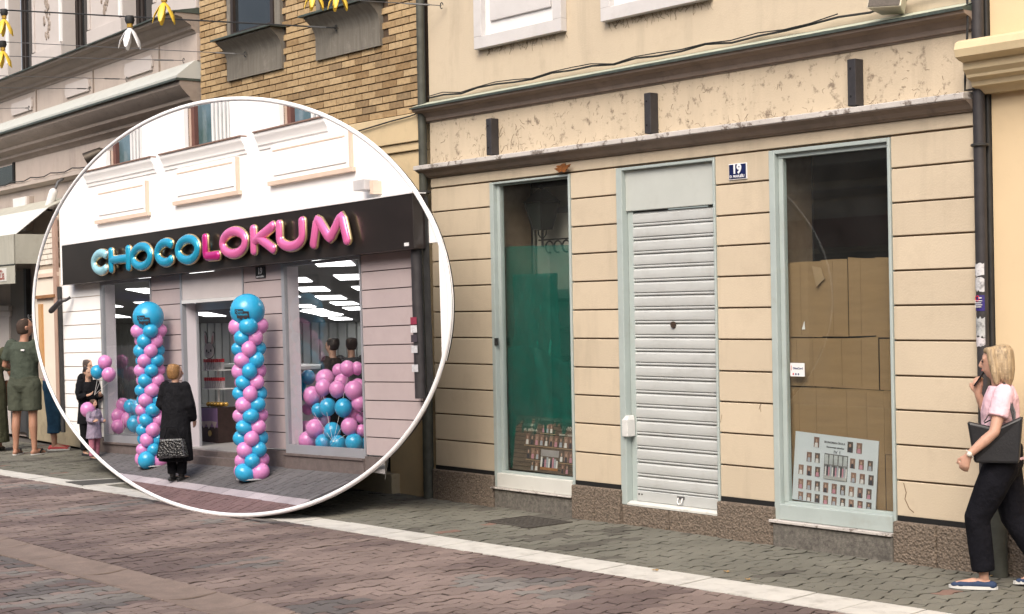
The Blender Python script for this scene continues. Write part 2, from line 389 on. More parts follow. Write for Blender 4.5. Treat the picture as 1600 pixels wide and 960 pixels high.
for k, (py, zname, q, c, full, px) in enumerate(pavers):
    z = random.uniform(-.004, .002); tx = random.uniform(-.03, .03); ty = random.uniform(-.015, .015); col = tone(zname, *c)
    if k in single:
        # same outline for every second row: shared mesh data
        key = round((q[1][0]-c[0])*1000)
        if key not in pmesh:
            v, f = paver_geo([(p[0]-c[0], p[1]-c[1]) for p in q], (0, 0), 0, 0, 0)
            g = MB(); g.add(v, f); pmesh[key] = g.mesh('paver'); pmesh[key].materials.append(pm_obj); ea = pmesh[key].attributes.new('edge', 'FLOAT', 'POINT'); ea.data.foreach_set('value', [0.0]*(len(v)//3)+[1.0]*(2*len(v)//3))
        share('paver', pmesh[key], pave, (c[0], c[1], z), (ty, -tx, 0), color=col)
    else:
        v, f = paver_geo(q, c, z, tx, ty); n = len(V); V += v; Fc += [tuple(i+n for i in g) for g in f]; TN += [col]*len(v); ED += [0.0]*(len(v)//3)+[1.0]*(2*len(v)//3)
me = bpy.data.meshes.new('paver_field'); me.from_pydata(V, [], Fc)
a = me.attributes.new('tone', 'FLOAT_COLOR', 'POINT'); a.data.foreach_set('color', np.array([(*c, 1) for c in TN], dtype=np.float32).ravel())
ea = me.attributes.new('edge', 'FLOAT', 'POINT'); ea.data.foreach_set('value', ED)
me.materials.append(pm_att); fld = bpy.data.objects.new('paver_field', me); C.objects.link(fld); fld.parent = pave; fld['kind'] = 'stuff'; FRAME[fld.name] = Matrix.Identity(4)

# the white band and the dished drainage channel: slab by slab
white_slab = mat('white_band_slab', (0.55,0.535,0.49), 0.8, 0.09, 5, bump=0.15, bscale=120, dirt=0.55, dirtcol=(0.24,0.22,0.19), dscale=6, dlo=0.5, dhi=0.72)
u = -33.0
DR = [gnd(102,754), gnd(182,749), gnd(202,754), gnd(130,760)]
dl = min(p.x for p in DR)-.02; dr = max(p.x for p in DR)+.02
while u < 1.0:
    w = random.uniform(.40, .46); z = random.uniform(-.002, .003); g = .006
    if not (u+w > dl+.35 and u < dr-.35) or True:
        MB().slabz([(u+g, band_bot(u)+g), (u+w-g, band_bot(u+w)+g), (u+w-g-.05, band_top(u+w)-g), (u+g-.05, band_top(u)-g)], -.03, z).build('band_slab', white_slab, pave)
    u += w
stone_pink = mat('pink_channel_stone', (0.215,0.165,0.138), 0.9, 0.15, 5, bump=0.5, bscale=45, dirt=0.5, dirtcol=(0.11,0.085,0.07), dscale=6, dlo=.5, dhi=.8)
u = -20.0
while u < 0.5:
    w = random.uniform(.42, .78); j0 = random.uniform(-.05, .05); g = .008; tl = random.uniform(-.006, .006)
    P = []
    for k in range(9):
        t = k/8; y = -4.61+t*.41; dz = -.016*math.sin(math.pi*t)+tl*(t-.5)+.003
        P.append((y, dz, j0*math.sin(math.pi*t)))
    v = []; f = []
    for y, dz, jx in P: v += [(u+g+jx*.6, y, dz), (u+w-g+jx*.6, y, dz), (u+g+jx*.6, y, -.05), (u+w-g+jx*.6, y, -.05)]
    for k in range(8):
        a, b = 4*k, 4*k+4
        f += [(a, a+1, b+1, b), (a+1, a+3, b+3, b+1), (a+2, a, b, b+2)]
    f += [(0, 2, 3, 1), (32, 33, 35, 34)]
    MB().add(v, f).build('channel_stone', stone_pink, pave, bevel=.006)
    u += w

# drain cover across the band, hatch by the shop
dc = thing('drain_cover', 'dark rectangular drain plate crossing the white paving band, far left', 'drain cover', DR[3])
MB().slabz([(p.x, p.y) for p in DR], -.02, .010).build('plate', mat('dark_plate', (0.07,0.068,0.06), 0.8, 0.2, 12), dc, bevel=.003)
for a, b in ((0, 1), (3, 2)):
    d = Vector((DR[b].y-DR[a].y, -(DR[b].x-DR[a].x), 0)).normalized()*(.07 if a == 3 else -.07)
    MB().slabz([(DR[a].x, DR[a].y), (DR[b].x, DR[b].y), (DR[b].x+d.x, DR[b].y+d.y), (DR[a].x+d.x, DR[a].y+d.y)], -.02, .008).build('edging', white_slab, dc)
HX0, HX1, HY0, HY1 = -11.10, -10.50, -.76, -.25
mh = thing('manhole_cover', 'dark square manhole cover set in the paving before the green window', 'manhole cover', (-10.8,-.5,0))
iron = mat('cast_iron', (0.065,0.058,0.05), 0.7, 0.3, 20, bump=0.2)
g = MB(); g.box(HX0,HX1,HY0,HY0+.03,-.02,.009); g.box(HX0,HX1,HY1-.03,HY1,-.02,.009); g.box(HX0,HX0+.03,HY0+.03,HY1-.03,-.02,.009); g.box(HX1-.03,HX1,HY0+.03,HY1-.03,-.02,.009); g.build('rim', iron, mh)
g = MB(); g.box(HX0+.034,HX1-.034,HY0+.034,HY1-.034,-.02,.005)
for k in range(8):
    for l in range(7):
        x = HX0+.07+k*.062; y = HY0+.065+l*.058; g.box(x, x+.035, y, y+.03, .005, .0085)
g.build('lid', iron, mh)
# a few fallen leaves
leafm = mat('dry_leaf', (0.30,0.20,0.09), 0.8, 0.2, 20)
LEAF = ['dry leaf on the paving under the green window sill', 'dry leaf on the paving before the shutter step', 'dry leaf beside the white band before the shutter', 'dry leaf on the paving midway, left of a second leaf', 'dry leaf on the paving midway, right of a second leaf', 'dry leaf at the foot of the black drainpipe', 'dry leaf by the manhole cover']
for k, (px, py) in enumerate([(792,792),(1042,828),(1024,893),(1135,895),(1168,907),(1550,902),(930,812)]):
    p = gnd(px, py); a = random.uniform(0, 6.28); s_ = random.uniform(.018, .03)
    P = [(p.x+s_*math.cos(a+t)*(1 if abs(math.sin(t)) < .5 else .55), p.y+s_*math.sin(a+t)*(1 if abs(math.sin(t)) < .5 else .55), .012+.006*math.sin(2*t)) for t in [i*math.pi/4 for i in range(8)]]
    tag(MB().slabz(P, -.002, 0).build('dry_leaf', leafm), LEAF[k], 'leaf', 'dry leaves on the paving')

# ================================================================== THE CLOSED SHOP (house 19)
UL, UR = -12.83, -6.50
LV = [.325,.588,.846,1.098,1.346,1.601,1.854,2.106,2.354,2.597,2.848,3.085]
PIERS = [(UL,-11.885), (-10.735,-10.132), (-8.965,-8.385), (-7.225,UR)]
house = thing('shop_house', 'beige plastered house with number 19, closed shop and grey roller shutter', 'building', (-9.66, 0, 0))
# core behind the blocks
for a, b in PIERS: MB().box(a+.004, b-.004, .022, .5, 0, 3.08).build('pier_core', joint, house)
for a, b in PIERS:
    for k in range(11):
        gp = .0065
        MB().box(a+.001, b-.001, 0, .06, LV[k]+gp, LV[k+1]-gp).build('wall_block', plaster, house, bevel=.005)
MB().box(UL, UR, -.002, .3, 3.094, 3.187).build('lintel_band', plaster, house, bevel=.004)
g = MB(); g.box(UL+.01, UR-.01, .02, .3, 3.0805, 3.0935); g.build('lintel_joint', joint, house)
# plinth blocks
def plinth(x0, x1, y0, z1, m): MB().box(x0, x1, y0, .2, -.02, z1).build('plinth_stone', m, house, bevel=.012)
plinth(UL, -12.30, -.05, .295, granite); plinth(-12.294, -11.875, -.05, .295, granite)
plinth(-10.745, -10.45, -.05, .295, granite); plinth(-10.444, -10.12, -.05, .295, granite)
plinth(-8.97, -8.375, -.05, .295, granite)
plinth(-7.23, -6.86, -.05, .295, granite); plinth(-6.854, UR+.01, -.05, .295, granite)
for a, b in PIERS: MB().box(a+.01, b-.01, -.01, .1, .2955, .333).build('plinth_gap', black_m, house)
plinth(-11.872, -10.748, -.03, .172, granite_grey); plinth(-8.372, -7.233, -.055, .178, granite_grey)
plinth(-10.117, -9.55, -.02, .168, granite); plinth(-9.546, -8.973, -.02, .168, granite)
# ledge with flaking lip, fascia, cornice, upper wall
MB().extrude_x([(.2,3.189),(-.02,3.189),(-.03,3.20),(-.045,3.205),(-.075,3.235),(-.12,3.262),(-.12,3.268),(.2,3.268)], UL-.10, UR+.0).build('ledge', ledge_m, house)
MB().extrude_x([(.2,3.269),(-.13,3.269),(-.13,3.312),(.0,3.325),(.2,3.325)], UL-.12, UR-.01).build('ledge_lip', lip_m, house, bevel=.006)
MB().box(UL, UR, 0, .3, 3.32, 3.742).build('fascia', plaster_worn, house)
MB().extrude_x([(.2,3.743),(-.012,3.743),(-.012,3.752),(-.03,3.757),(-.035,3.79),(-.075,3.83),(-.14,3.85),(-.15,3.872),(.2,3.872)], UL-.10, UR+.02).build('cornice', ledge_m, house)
MB().extrude_x([(.02,3.873),(-.165,3.873),(-.165,3.888),(.02,3.94)], UL-.12, UR+.02).build('cornice_flashing', [zinc], house)
MB().extrude_x([(.0,3.9455),(-.135,3.9006),(-.135,3.9026),(.0,3.9475)], UL-.11, UR+.01).build('cornice_top', zinc_pale, house)
MB().box(UL, UR, 0.0, .3, 3.9485, 8.0).build('upper_wall', plaster, house)
# white window surrounds of the upper floor (aprons below the windows)
for x0, x1, zb in ((-12.01,-10.745,4.352), (-10.225,-8.95,4.352)):
    w = MB(); f = .115; d = -.07
    w.box(x0, x1, d, 0, zb, zb+f); w.box(x0, x0+f, d, 0, zb+f, 7); w.box(x1-f, x1, d, 0, zb+f, 7)
    fr = w.build('window_surround', grey_white, house, bevel=.004)
    MB().box(x0+f, x1-f, -.012, 0, zb+f, 7).build('recess', white_p, fr)
    MB().box(x0+f+.09, x1-f-.07, -.035, -.0125, zb+f+.13, 7).build('panel', grey_white, fr, bevel=.008)
# wide reveal boxes behind the openings
def niche(name, x0, x1, zb, zt, depth, m, par):
    g = MB(); y0 = .10
    g.box(x0-1.2, x1+.1, depth, depth+.05, zb-.1, zt+.1)
    g.box(x0-1.2, x0-1.15, .51, depth, zb-.1, zt+.1); g.box(x1+.05, x1+.1, .51, depth, zb-.1, zt+.1); g.box(x0-1.2, x0-.055, .503, .515, zb-.1, zt+.1)
    g.box(x0-1.2, x1+.1, .301, depth+.05, zt+.06, zt+.1); g.box(x0-1.2, x1+.1, .201, depth+.05, zb-.1, zb-.06)
    return g.build(name, m, par)

# ---- left display window
def jamb_frame(x0, x1, zb, zt, dpt, left_w, m, par, name='window_frame', head=.05):
    g = MB()
    g.box(x0, x0+left_w, -.012, dpt, zb, zt)           # left post, its inner face is the visible reveal
    g.box(x1-.025, x1, -.012, dpt, zb, zt)
    g.box(x0+left_w, x1-.025, -.010, dpt, zt-head, zt)
    return g.build(name, m, par, bevel=.005)
lw = jamb_frame(-11.885, -10.737, .19, 3.075, .11, .055, frame_blue, house, 'window_frame', .02)
tag(lw, 'frame of the green screened window, flaking pale blue paint')
g = MB(); g.box(-11.828, -11.785, .03, .08, .335, 3.05); g.box(-10.775, -10.764, .03, .08, .335, 3.05); g.box(-11.828, -10.764, .025, .08, .31, .345); g.box(-11.828, -10.764, .025, .08, 3.04, 3.055)
g.build('sash', frame_blue, lw, bevel=.003)
MB().box(-11.828, -10.764, -.028, .024, .19, .325).build('bottom_rail', frame_white, lw, bevel=.006)
MB().box(-11.90, -10.742, -.055, .10, .174, .189).build('sill', lip_m, lw, bevel=.004)
MB().box(-11.785, -10.776, .055, .061, .345, 3.04).build('pane', glass, lw)
g = MB(); g.box(-11.84,-11.80,-.02,.0,1.53,1.60); g.build('latch', pipe_m, lw)
niche('window_niche', -11.83, -10.76, .33, 3.04, 1.1, dark_room, house)
# ---- doorway with roller shutter
df = MB(); df.box(-10.13, -10.06, -.012, .12, .17, 3.075); df.box(-8.99, -8.967, -.010, .12, .17, 3.075); df.box(-10.06, -8.99, -.008, .12, 3.05, 3.075)
door = df.build('door_frame', frame_blue, house, bevel=.005)
MB().box(-10.06, -8.99, .035, .12, 2.70, 3.05).build('shutter_housing', mat('pale_grey_green_panel', (0.46,0.485,0.455), 0.6, 0.05, 3, dirt=.3, dirtcol=(.36,.36,.33), dscale=5), door, bevel=.004)
MB().box(-10.057, -9.995, .055, .115, .17, 2.698).build('guide_rail', frame_blue, door, bevel=.003)
sp = (2.685-.30)/20
prof = [(.078,0),(.060,.004),(.057,.012),(.060,.019),(.074,.023),(.0575,.030),(.0545,.045),(.0540,.075),(.0555,.098),(.066,.110),(.078,.114),(.078,sp-.001),(.098,sp-.001),(.098,0)]
sm = MB(); sm.extrude_x([(y, z) for y, z in prof], -.5025, .5025); sme = sm.mesh('slat', None, True, 25); sme.materials.append(shutter_m)
sh = MB().box(-9.993, -8.993, .10, .118, .20, 2.69).build('roller_shutter', shutter_m, house)
for k in range(20):
    share('slat', sme, sh, (-9.4925, random.uniform(-.0015, .0015), .30+k*sp))
bb = MB(); bb.box(-9.994, -8.992, .045, .099, .205, .297); bb.build('bottom_bar', shutter_m, sh, bevel=.006)
MB().extrude_x([(-.018,.170),(.1,.170),(.1,.203),(.02,.203),(-.018,.186)], -10.05, -8.98).build('threshold', frame_white, door)
g = MB(); g.box(-9.50,-9.42,.034,.0445,.262,.285); g.build('lock_plate', wire_m, sh, bevel=.002)
MB().tube([(-9.485,.033,.272),(-9.483,.02,.235),(-9.46,.016,.218),(-9.437,.02,.235),(-9.435,.033,.272)], .006, 8).build('pull_ring', white_p, sh, True)
g = MB(); g.disc_y((-9.52, 1.72), .028, .040, .052, 18); g.build('lock_hole', mat('rusty_brown', (0.05,0.03,0.02), 0.8, 0.3, 30), sh)
for xx in (-9.965, -9.93): MB().disc_y((xx, .265), .008, .041, .0448, 10).build('rivet', pipe_m, sh)
lb = MB(); lb.box(-10.075,-10.005,-.045,.05,.76,.90); lb.add([(-10.075,-.045,.9),(-10.005,-.045,.9),(-10.005,.05,.9),(-10.075,.05,.9),(-10.055,-.02,.94),(-10.02,-.02,.94),(-10.02,.05,.94),(-10.055,.05,.94)], [(0,1,5,4),(1,2,6,5),(2,3,7,6),(3,0,4,7),(4,5,6,7)])
lb.build('lock_box', mat('worn_white_metal', (0.62,0.62,0.6), 0.5, 0.06, 10, dirt=.7, dirtcol=(.2,.16,.12), dscale=20, dlo=.6, dhi=.7), door, bevel=.006)
# ---- right display window
rw = jamb_frame(-8.385, -7.228, .20, 3.075, .11, .06, frame_blue, house, 'window_frame', .03)
tag(rw, 'frame of the window filled with cardboard, pale blue paint')
g = MB(); g.box(-8.322, -8.278, .03, .075, .335, 3.04); g.box(-7.262, -7.254, .03, .075, .335, 3.04); g.box(-8.322, -7.254, .03, .075, .318, .345); g.box(-8.322, -7.254, .025, .075, 3.01, 3.045)
g.build('sash', frame_blue, rw, bevel=.003)
MB().box(-8.322, -7.246, -.03, .029, .205, .325).build('bottom_rail', frame_blue, rw, bevel=.006)
MB().box(-8.395, -7.232, -.075, .10, .181, .203).build('sill', lip_m, rw, bevel=.004)
MB().box(-8.278, -7.263, .045, .051, .345, 3.01).build('pane', glass, rw)
niche('window_niche', -8.33, -7.25, .33, 3.04, 1.6, dark_room, house)
# pale strip inside right window (curtain edge)
MB().box(-8.72, -8.55, .62, .64, .35, 3.03).build('inner_curtain', mat('grey_curtain', (0.22,0.22,0.21), 0.9, 0.1, 5), house)

# number plate
npl = thing('house_number_plate', 'small blue enamel plate reading 19 beside the roller shutter', 'sign', (-8.71, -.004, 2.94))
enamel = mat('blue_enamel', (0.012,0.018,0.075), 0.25, 0.2, 9, coat=.5); white_en = mat('white_enamel', (0.78,0.78,0.8), 0.3, 0.03, 9)
MB().box(-8.806, -8.614, -.012, -.001, 2.877, 3.005).build('rim', white_en, npl, bevel=.002)
MB().box(-8.800, -8.620, -.016, -.0122, 2.884, 2.999).build('plate', enamel, npl, bevel=.002)
text_mb('19', .10, Matrix.Translation((-8.715,-.0175,2.958)), .001, .004).build('numerals', white_en, npl)
text_mb('D. MAVLEŠU', .028, Matrix.Translation((-8.712,-.0175,2.902)), .001, .0006, .155).build('street_name', white_en, npl)

# things on the front: three sign posts, speaker, cables, crack, rust
for k, (px, pt, pb, txt) in enumerate([(768,185,245,'leftmost dark steel sign post on the fascia, above the green window'),
                                       (1016,145,212,'middle dark steel sign post on the fascia, above the shutter'),
                                       (1335,92,170,'rightmost dark steel sign post on the fascia, above the cardboard window')]):
    c = at(px, (pt+pb)/2, -.06); zt = at(px, pt, -.08).z; zb = max(at(px, pb, -.08).z, 3.327)
    t = thing('sign_post', txt, 'post', (c.x, 0, zb), 'bare sign posts on the fascia')
    MB().box(c.x-.038, c.x+.038, -.095, -.001, zb, zt).build('tube', steel_dark, t, bevel=.005)
    for z in (zb+.07, zt-.07): MB().disc_y((c.x-.008, z), .009, -.0975, -.0952, 10).build('bolt_hole', black_m, t)
spk = thing('outdoor_speaker', 'cream box loudspeaker with dark grille under the top edge, right', 'speaker', at(1388,10,-.1))
p0 = at(1388, 8, -.16); T = Matrix.Translation(p0) @ Matrix.Rotation(R(-18), 4, 'X') @ Matrix.Rotation(R(14), 4, 'Z')
g = MB(T); g.add([(-.13,-.07,-.05),(.13,-.07,-.05),(.13,-.07,.09),(-.13,-.07,.09),(-.09,.10,-.03),(.09,.10,-.03),(.09,.10,.08),(-.09,.10,.08)], [(0,1,2,3),(4,7,6,5),(0,4,5,1),(1,5,6,2),(2,6,7,3),(3,7,4,0)])
g.build('cabinet', mat('cream_plastic', (0.58,0.54,0.42), 0.5, 0.05, 8), spk, bevel=.008)
MB(T).box(-.12,.12,-.075,-.0705,-.043,.083).build('grille', mat('speaker_grille', (0.10,0.085,0.07), 0.7, 0.2, 60), spk, bevel=.003)
MB(T).box(.02,.06,.1,.22,.0,.05).build('bracket', frame_white, spk)
def cable(pts, r, name='cable', par=None, m=cable_m): return MB().tube(pts, r, 6).build(name, m, par)
cb = [(UL+.02,-.02,3.985)]
for k in range(1, 24):
    u = UL+.02+k*(UR-UL-.06)/23; cb.append((u, -.03-.03*random.random(), 3.965+.03*random.random()+(.05 if k > 18 else 0)*(k-18)*.3))
cb += [(UR-.03,-.05,4.12),(UR+.0,-.08,4.03),(UR+.01,-.09,3.8),(UR-.02,-.09,3.40),(UR-.03,-.08,3.33),(UR+.04,-.06,3.33)]
tag(cable(cb, .009, 'facade_cable'), 'black cable lying along the top of the cornice of house 19', 'cable')
tag(cable([(p[0], p[1]-.012, p[2]+.014+.01*math.sin(i*1.7)) for i, p in enumerate(cb[:20])], .005, 'facade_cable'), 'thinner second cable wound along the cornice of house 19', 'cable')
# rust bloom under the ledge
rustm = mat('rust_bloom', (0.17,0.058,0.012), 0.9, 0.6, 25, bump=.5, bscale=90)
c0 = at(872, 262, -.10); g = MB()
P = []
for k in range(22):
    a = 2*math.pi*k/22; rr = (.05+.075*random.random())*(1.0 if math.sin(a) > -.3 else 1.1); P.append((c0.x+rr*math.cos(a)*1.15, 0, c0.z-.0+rr*.42*math.sin(a)))
g = MB(); g.add([(x, -.052-(z-3.20)*.9, z) for x, _, z in P] , [tuple(range(22))]); 
g2 = [(x, -.052-(max(z,3.192)-3.20)*.9-.004, z) for x, _, z in P]
MB().add(g2 + [(x, y+.006, z) for x, y, z in g2], [tuple(range(22)), tuple(range(43, 21, -1))] + [(i, i+22, (i+1) % 22+22, (i+1) % 22) for i in range(22)]).build('rust_patch', rustm, house)
# crack in the last pier
pts = [(1412,755),(1416,770),(1414,780),(1421,795),(1428,801)]
MB().tube([at(x, y, -.001) for x, y in pts], .0035, 5).build('crack', joint, house)
for pts in ([(1392,768),(1397,778),(1396,788)], [(1186,640),(1188,632),(1189,644)], [(1128,648),(1126,660)]):
    MB().tube([at(x, y, -.001) for x, y in pts], .0022, 5).build('crack', joint, house)
# dead climber roots clinging to the fascia and below the white surrounds
rootm = mat('dry_roots', (0.12,0.085,0.055), 0.9, 0.3, 40)
def roots(n, u0, u1, z0, z1, y, ln, dirz, parent):
    g = MB()
    for _ in range(n):
        p = Vector((random.uniform(u0, u1), y, random.uniform(z0, z1))); pts = [p.copy()]; a = random.uniform(0, 6.28) if dirz == 0 else R(-90)+random.gauss(0, .35)
        for k in range(random.randint(2, 5)):
            a += random.gauss(0, .5); p = p+Vector((math.cos(a), 0, math.sin(a)))*ln*random.uniform(.4, 1); pts.append(p.copy())
        g.tube(pts, random.uniform(.0008, .002), 4)
    o = g.build('dry_roots', rootm, parent); o['kind'] = 'stuff'
roots(60, UL+.1, UR-.1, 3.36, 3.70, -.001, .022, 0, house)
roots(30, -12.0, -11.3, 3.34, 3.60, -.002, .03, 0, house)
roots(90, UL+.05, UR-.1, 3.325, 3.338, -.06, .022, 0, house)
roots(55, -11.95, -10.75, 4.345, 4.352, -.003, .03, 1, house)
roots(60, -10.2, -9.0, 4.345, 4.352, -.003, .03, 1, house)

# ---- contents of the left window: green film, class photograph board
film = film_mat('green_film', (0.0,0.135,0.105), 0.97); film2 = film_mat('green_film_thin', (0.0,0.13,0.10), 0.40)
def sheet(name, x0, x1, z0, z1, y, m, label, amp=.015, nx=40, nz=60, seed=0.0, top=None, group=None):
    v = []; f = []
    for j in range(nz+1):
        for i in range(nx+1):
            s, t = i/nx, j/nz; x = x0+(x1-x0)*s; z = z0+(z1-z0)*t + (top(s)*t if top else 0)
            n = mnoise.noise(Vector((x*6+seed, z*1.4, seed)))*1.0 + mnoise.noise(Vector((x*13+z*7, z*9-x*5, seed+4)))*.55
            v.append((x, y+amp*n+amp*.6*mnoise.noise(Vector((x*22-z*4, z*3, seed+9))), z))
    for j in range(nz):
        for i in range(nx): a = j*(nx+1)+i; f.append((a, a+1, a+nx+2, a+nx+1))
    o = MB().add(v, f).build(name, m, None, True, origin=Vector(((x0+x1)/2, y, z0)), angle=80)
    s_ = o.modifiers.new('thick', 'SOLIDIFY'); s_.thickness = .0015
    return tag(o, label, 'plastic sheet', group)
sheet('plastic_sheet', -11.82, -11.13, .36, 2.20, .19, film, 'opaque dark green plastic sheet hanging in the left display window', .045)
sheet('plastic_sheet', -11.86, -10.62, .36, 2.47, .15, film2, 'thin see-through green film draped across the left display window', .022, seed=7.0, top=lambda s: -.05*math.sin(s*3.1)*0-.03*s)
sheet('plastic_sheet', -11.84, -10.66, .36, 1.50, .125, film2, 'loose lower fold of green film in the left display window', .03, seed=21.0, top=lambda s: -.10*s+.05*math.sin(s*6))
for k in range(5): MB().box(-12.2, -11.2, .40, .42, .85+k*.27, .885+k*.27).build('inner_shelf', mat('shelf_dark', (0.03,0.04,0.04), 0.7, 0.2, 5), house)
sh_b = mat('pale_backing', (0.20,0.22,0.20), 0.9, 0.1, 5); MB().box(-12.2, -11.2, .44, .46, .36, 2.05).build('inner_panel', sh_b, house)

def board_photos(t, T, cells, cols, name='photo'):
    for k, (x, z, w, h) in enumerate(cells):
        bgc = cols[k % len(cols)]; m0 = mat('photo_print_%d' % (k % len(cols)), bgc, 0.5, 0.35, 60)
        f = MB(T).box(x-w/2, x+w/2, -.0075, -.0052, z-h/2, z+h/2).build(name, m0, t)
        sk = mat('print_skin', (0.36,0.23,0.17), 0.5, 0.1, 20); top = mat('print_top_%d' % (k % 4), [(0.55,0.53,0.52),(0.03,0.03,0.04),(0.42,0.20,0.25),(0.30,0.32,0.36)][k % 4], 0.5, 0.1, 20)
        MB(T).prism([(x-w*.33, z-h*.49), (x+w*.33, z-h*.49), (x+w*.25, z-h*.05), (x-w*.25, z-h*.05)], -.0083, -.0076).build('torso_print', top, f)
        MB(T).prism([(x+w*.17*math.cos(a), z+h*.15+h*.17*math.sin(a)) for a in [i*math.pi/4 for i in range(8)]], -.0086, -.0077).build('face_print', sk, f)
# left: brown plank-print board IV 10
b1 = thing('class_photo_board', 'brown class photo board marked IV 10 leaning in the green window', 'photo board', (-11.2, .17, .35))
a_, b_, c_, d_ = at(803,657,.19), at(896,662,.17), at(897,747,.13), at(812,738,.15)
W_, H_ = .985, .515
T1 = Matrix.Translation((-11.235, .082, .352)) @ Matrix.Rotation(R(-7), 4, 'X') @ Matrix.Rotation(R(.6), 4, 'Y')
plankm = mat('brown_plank_print', (0.105,0.075,0.055), 0.6, 0.35, 14, stretch=(.6,1,3))
MB(T1).box(-W_/2, W_/2, 0, .006, 0, H_).build('board', mat('board_core', (0.05,0.04,0.03), .8, .1, 5), b1)
for k in range(13):
    MB(T1).box(-W_/2+.002, W_/2-.002, -.004, -.0005, k*H_/13+.004, (k+1)*H_/13-.003).build('plank', plankm, b1)
pr = [(-.30+.068*k, .30, .058, .10) for k in range(10)] + [(-.03+.055*k-.05, .415, .048, .085) for k in range(3)] + [(-.27+.065*k, .17, .055, .10) for k in range(3)] + [(.20+.065*k, .17, .055, .10) for k in range(3)] + [(-.2+.06*k, .06, .05, .09) for k in range(2)] + [(.23+.06*k, .06, .05, .09) for k in range(2)]
board_photos(b1, T1, pr, [(0.16,0.09,0.07),(0.08,0.06,0.05),(0.20,0.12,0.09)])
for x0, x1, z in ((-.34,.37,.243),(-.12,.10,.366),(-.30,-.10,.112),(.17,.37,.112)): MB(T1).box(x0, x1, -.012, -.0042, z-.007, z).build('shelf_print', mat('shelf_print', (0.30,0.20,0.12), .6, .1, 20), b1)
MB(T1).box(-.09,.16,-.0075,-.0045,.155,.215).build('banner_print', mat('banner_print', (0.27,0.25,0.25), .5, .1, 10), b1)
for k in range(9): MB(T1).box(-.085+k*.027,-.063+k*.027,-.0078,-.0045,.05,.148-.012*(k % 3)).build('figure_print', mat('print_top_%d' % (k % 4), (.3,.3,.3)), b1)
MB(T1).box(-.085,.16,-.0085,-.0046,.03,.055).build('bench_print', mat('orange_print', (0.27,0.12,0.05), .5, .1, 10), b1)
cream = mat('cream_print', (0.42,0.38,0.33), .6, .05, 10)
for s_, sz, x, z, w in (('IV TEHNIČKA ŠKOLA', .03, -.02, .49, .30), ('IV-10', .05, .24, .425, .13), ('RAZREDNI', .03, -.29, .43, .16), ('STAREŠINA', .03, -.27, .385, .20), ('2020 - 2024', .022, .24, .365, .20)):
    text_mb(s_, sz, Matrix.Translation((x, -.0062, z)), .001, .0008, w, T1).build('lettering', cream, b1)

# ---- contents of the right window: cardboard sheets, class board IV 1, sticker, taped note
cards = [(-8.36,-7.985,1.62,2.20,.195), (-7.98,-7.725,1.625,2.21,.185), (-7.72,-7.465,1.63,2.215,.19), (-7.46,-7.10,1.62,2.21,.18),
         (-8.36,-7.935,1.24,1.612,.185), (-7.93,-7.445,1.235,1.618,.178), (-7.44,-7.10,1.23,1.612,.188),
         (-8.36,-7.905,.33,1.232,.19), (-7.90,-7.405,.33,1.226,.182), (-7.40,-7.10,.76,1.222,.178), (-7.40,-7.08,.33,.752,.186)]
pos = ['top left','top second','top third','top right','middle row left','middle row centre','middle row right','tall lower left','tall lower centre','lower right','bottom right corner']
for k, (x0, x1, z0, z1, y) in enumerate(cards):
    g = MB(); n = 6; e = random.uniform(-.010, .010); w = .004
    P = [(x0, z0+e*.5), (x1, z0-e*.5), (x1, z1+e), (x1-(x1-x0)*.4, z1+random.uniform(-.006,.006)), (x0, z1-e)]
    y -= .08
    o = g.prism(P, y, y+w).build('cardboard_sheet', card_m, None, origin=Vector(((x0+x1)/2, y, z0)))
    tag(o, '%s sheet of brown cardboard covering the right display window' % pos[k], 'cardboard', 'cardboard sheets in the right window')
    FR = FRAME[o.name]
    for t in ([.45] if x1-x0 < .4 else [.3, .68]):
        MB().box(x0+(x1-x0)*t-.0015, x0+(x1-x0)*t+.0015, y-.0012, y+.0002, z0+.012, z1-.012).build('crease', mat('card_crease', (0.16,0.10,0.05), .9, .1, 5), o)
tp = thing('torn_flap', 'small torn cardboard flap hanging at the top of the cardboard window', 'cardboard', at(1281,430,.10))
P = [at(x, y, .10) for x, y in ((1277,448),(1290,436),(1284,419),(1270,416))]
MB().prism([(p.x, p.z) for p in P], .088, .092).build('flap', mat('pale_cardboard', (0.30,0.205,0.115), .9, .08, 6), tp)
tn = thing('taped_note', 'translucent paper note taped askew on the cardboard', 'note', at(1338,565,.10))
P = [at(x, y, .10) for x, y in ((1316,585),(1344,587),(1357,544),(1331,542))]
MB().prism([(p.x, p.z) for p in P], .1035, .105).build('paper', mat('tan_note', (0.36,0.28,0.19), .6, .08, 30), tn)
MB().prism([(p.x*.6+P[0].x*.2+P[2].x*.2, p.z*.6+P[0].z*.2+P[2].z*.2) for p in P], .102, .1033).build('stain', mat('note_stain', (0.27,0.18,0.10), .6, .3, 40), tn)
wh = MB(); wh.prism([(at(x, y, .11).x, at(x, y, .11).z) for x, y in ((1253,515),(1257,502),(1258,515))], .108, .110); tag(wh.build('paper_scrap', paper, None, origin=at(1255,512,.19)), 'tiny white paper scrap stuck on the cardboard', 'paper')
wh = MB(); wh.prism([(at(x, y, .11).x, at(x, y, .11).z) for x, y in ((1276,420),(1289,440),(1281,444),(1289,436))], .199, .203); 
st = thing('door_sticker', 'small white square sticker on the glass of the cardboard window', 'sticker', at(1245,577,.04))
P = [at(x, y, .04) for x, y in ((1235,588),(1257,589),(1257,568),(1235,567))]
zz0 = (P[0].z+P[1].z)/2; zz1 = (P[2].z+P[3].z)/2; xx0 = P[0].x; xx1 = P[1].x; xm = (xx0+xx1)/2
MB().box(xx0, xx1, .0400, .0445, zz0, zz1).build('label_face', paper, st)
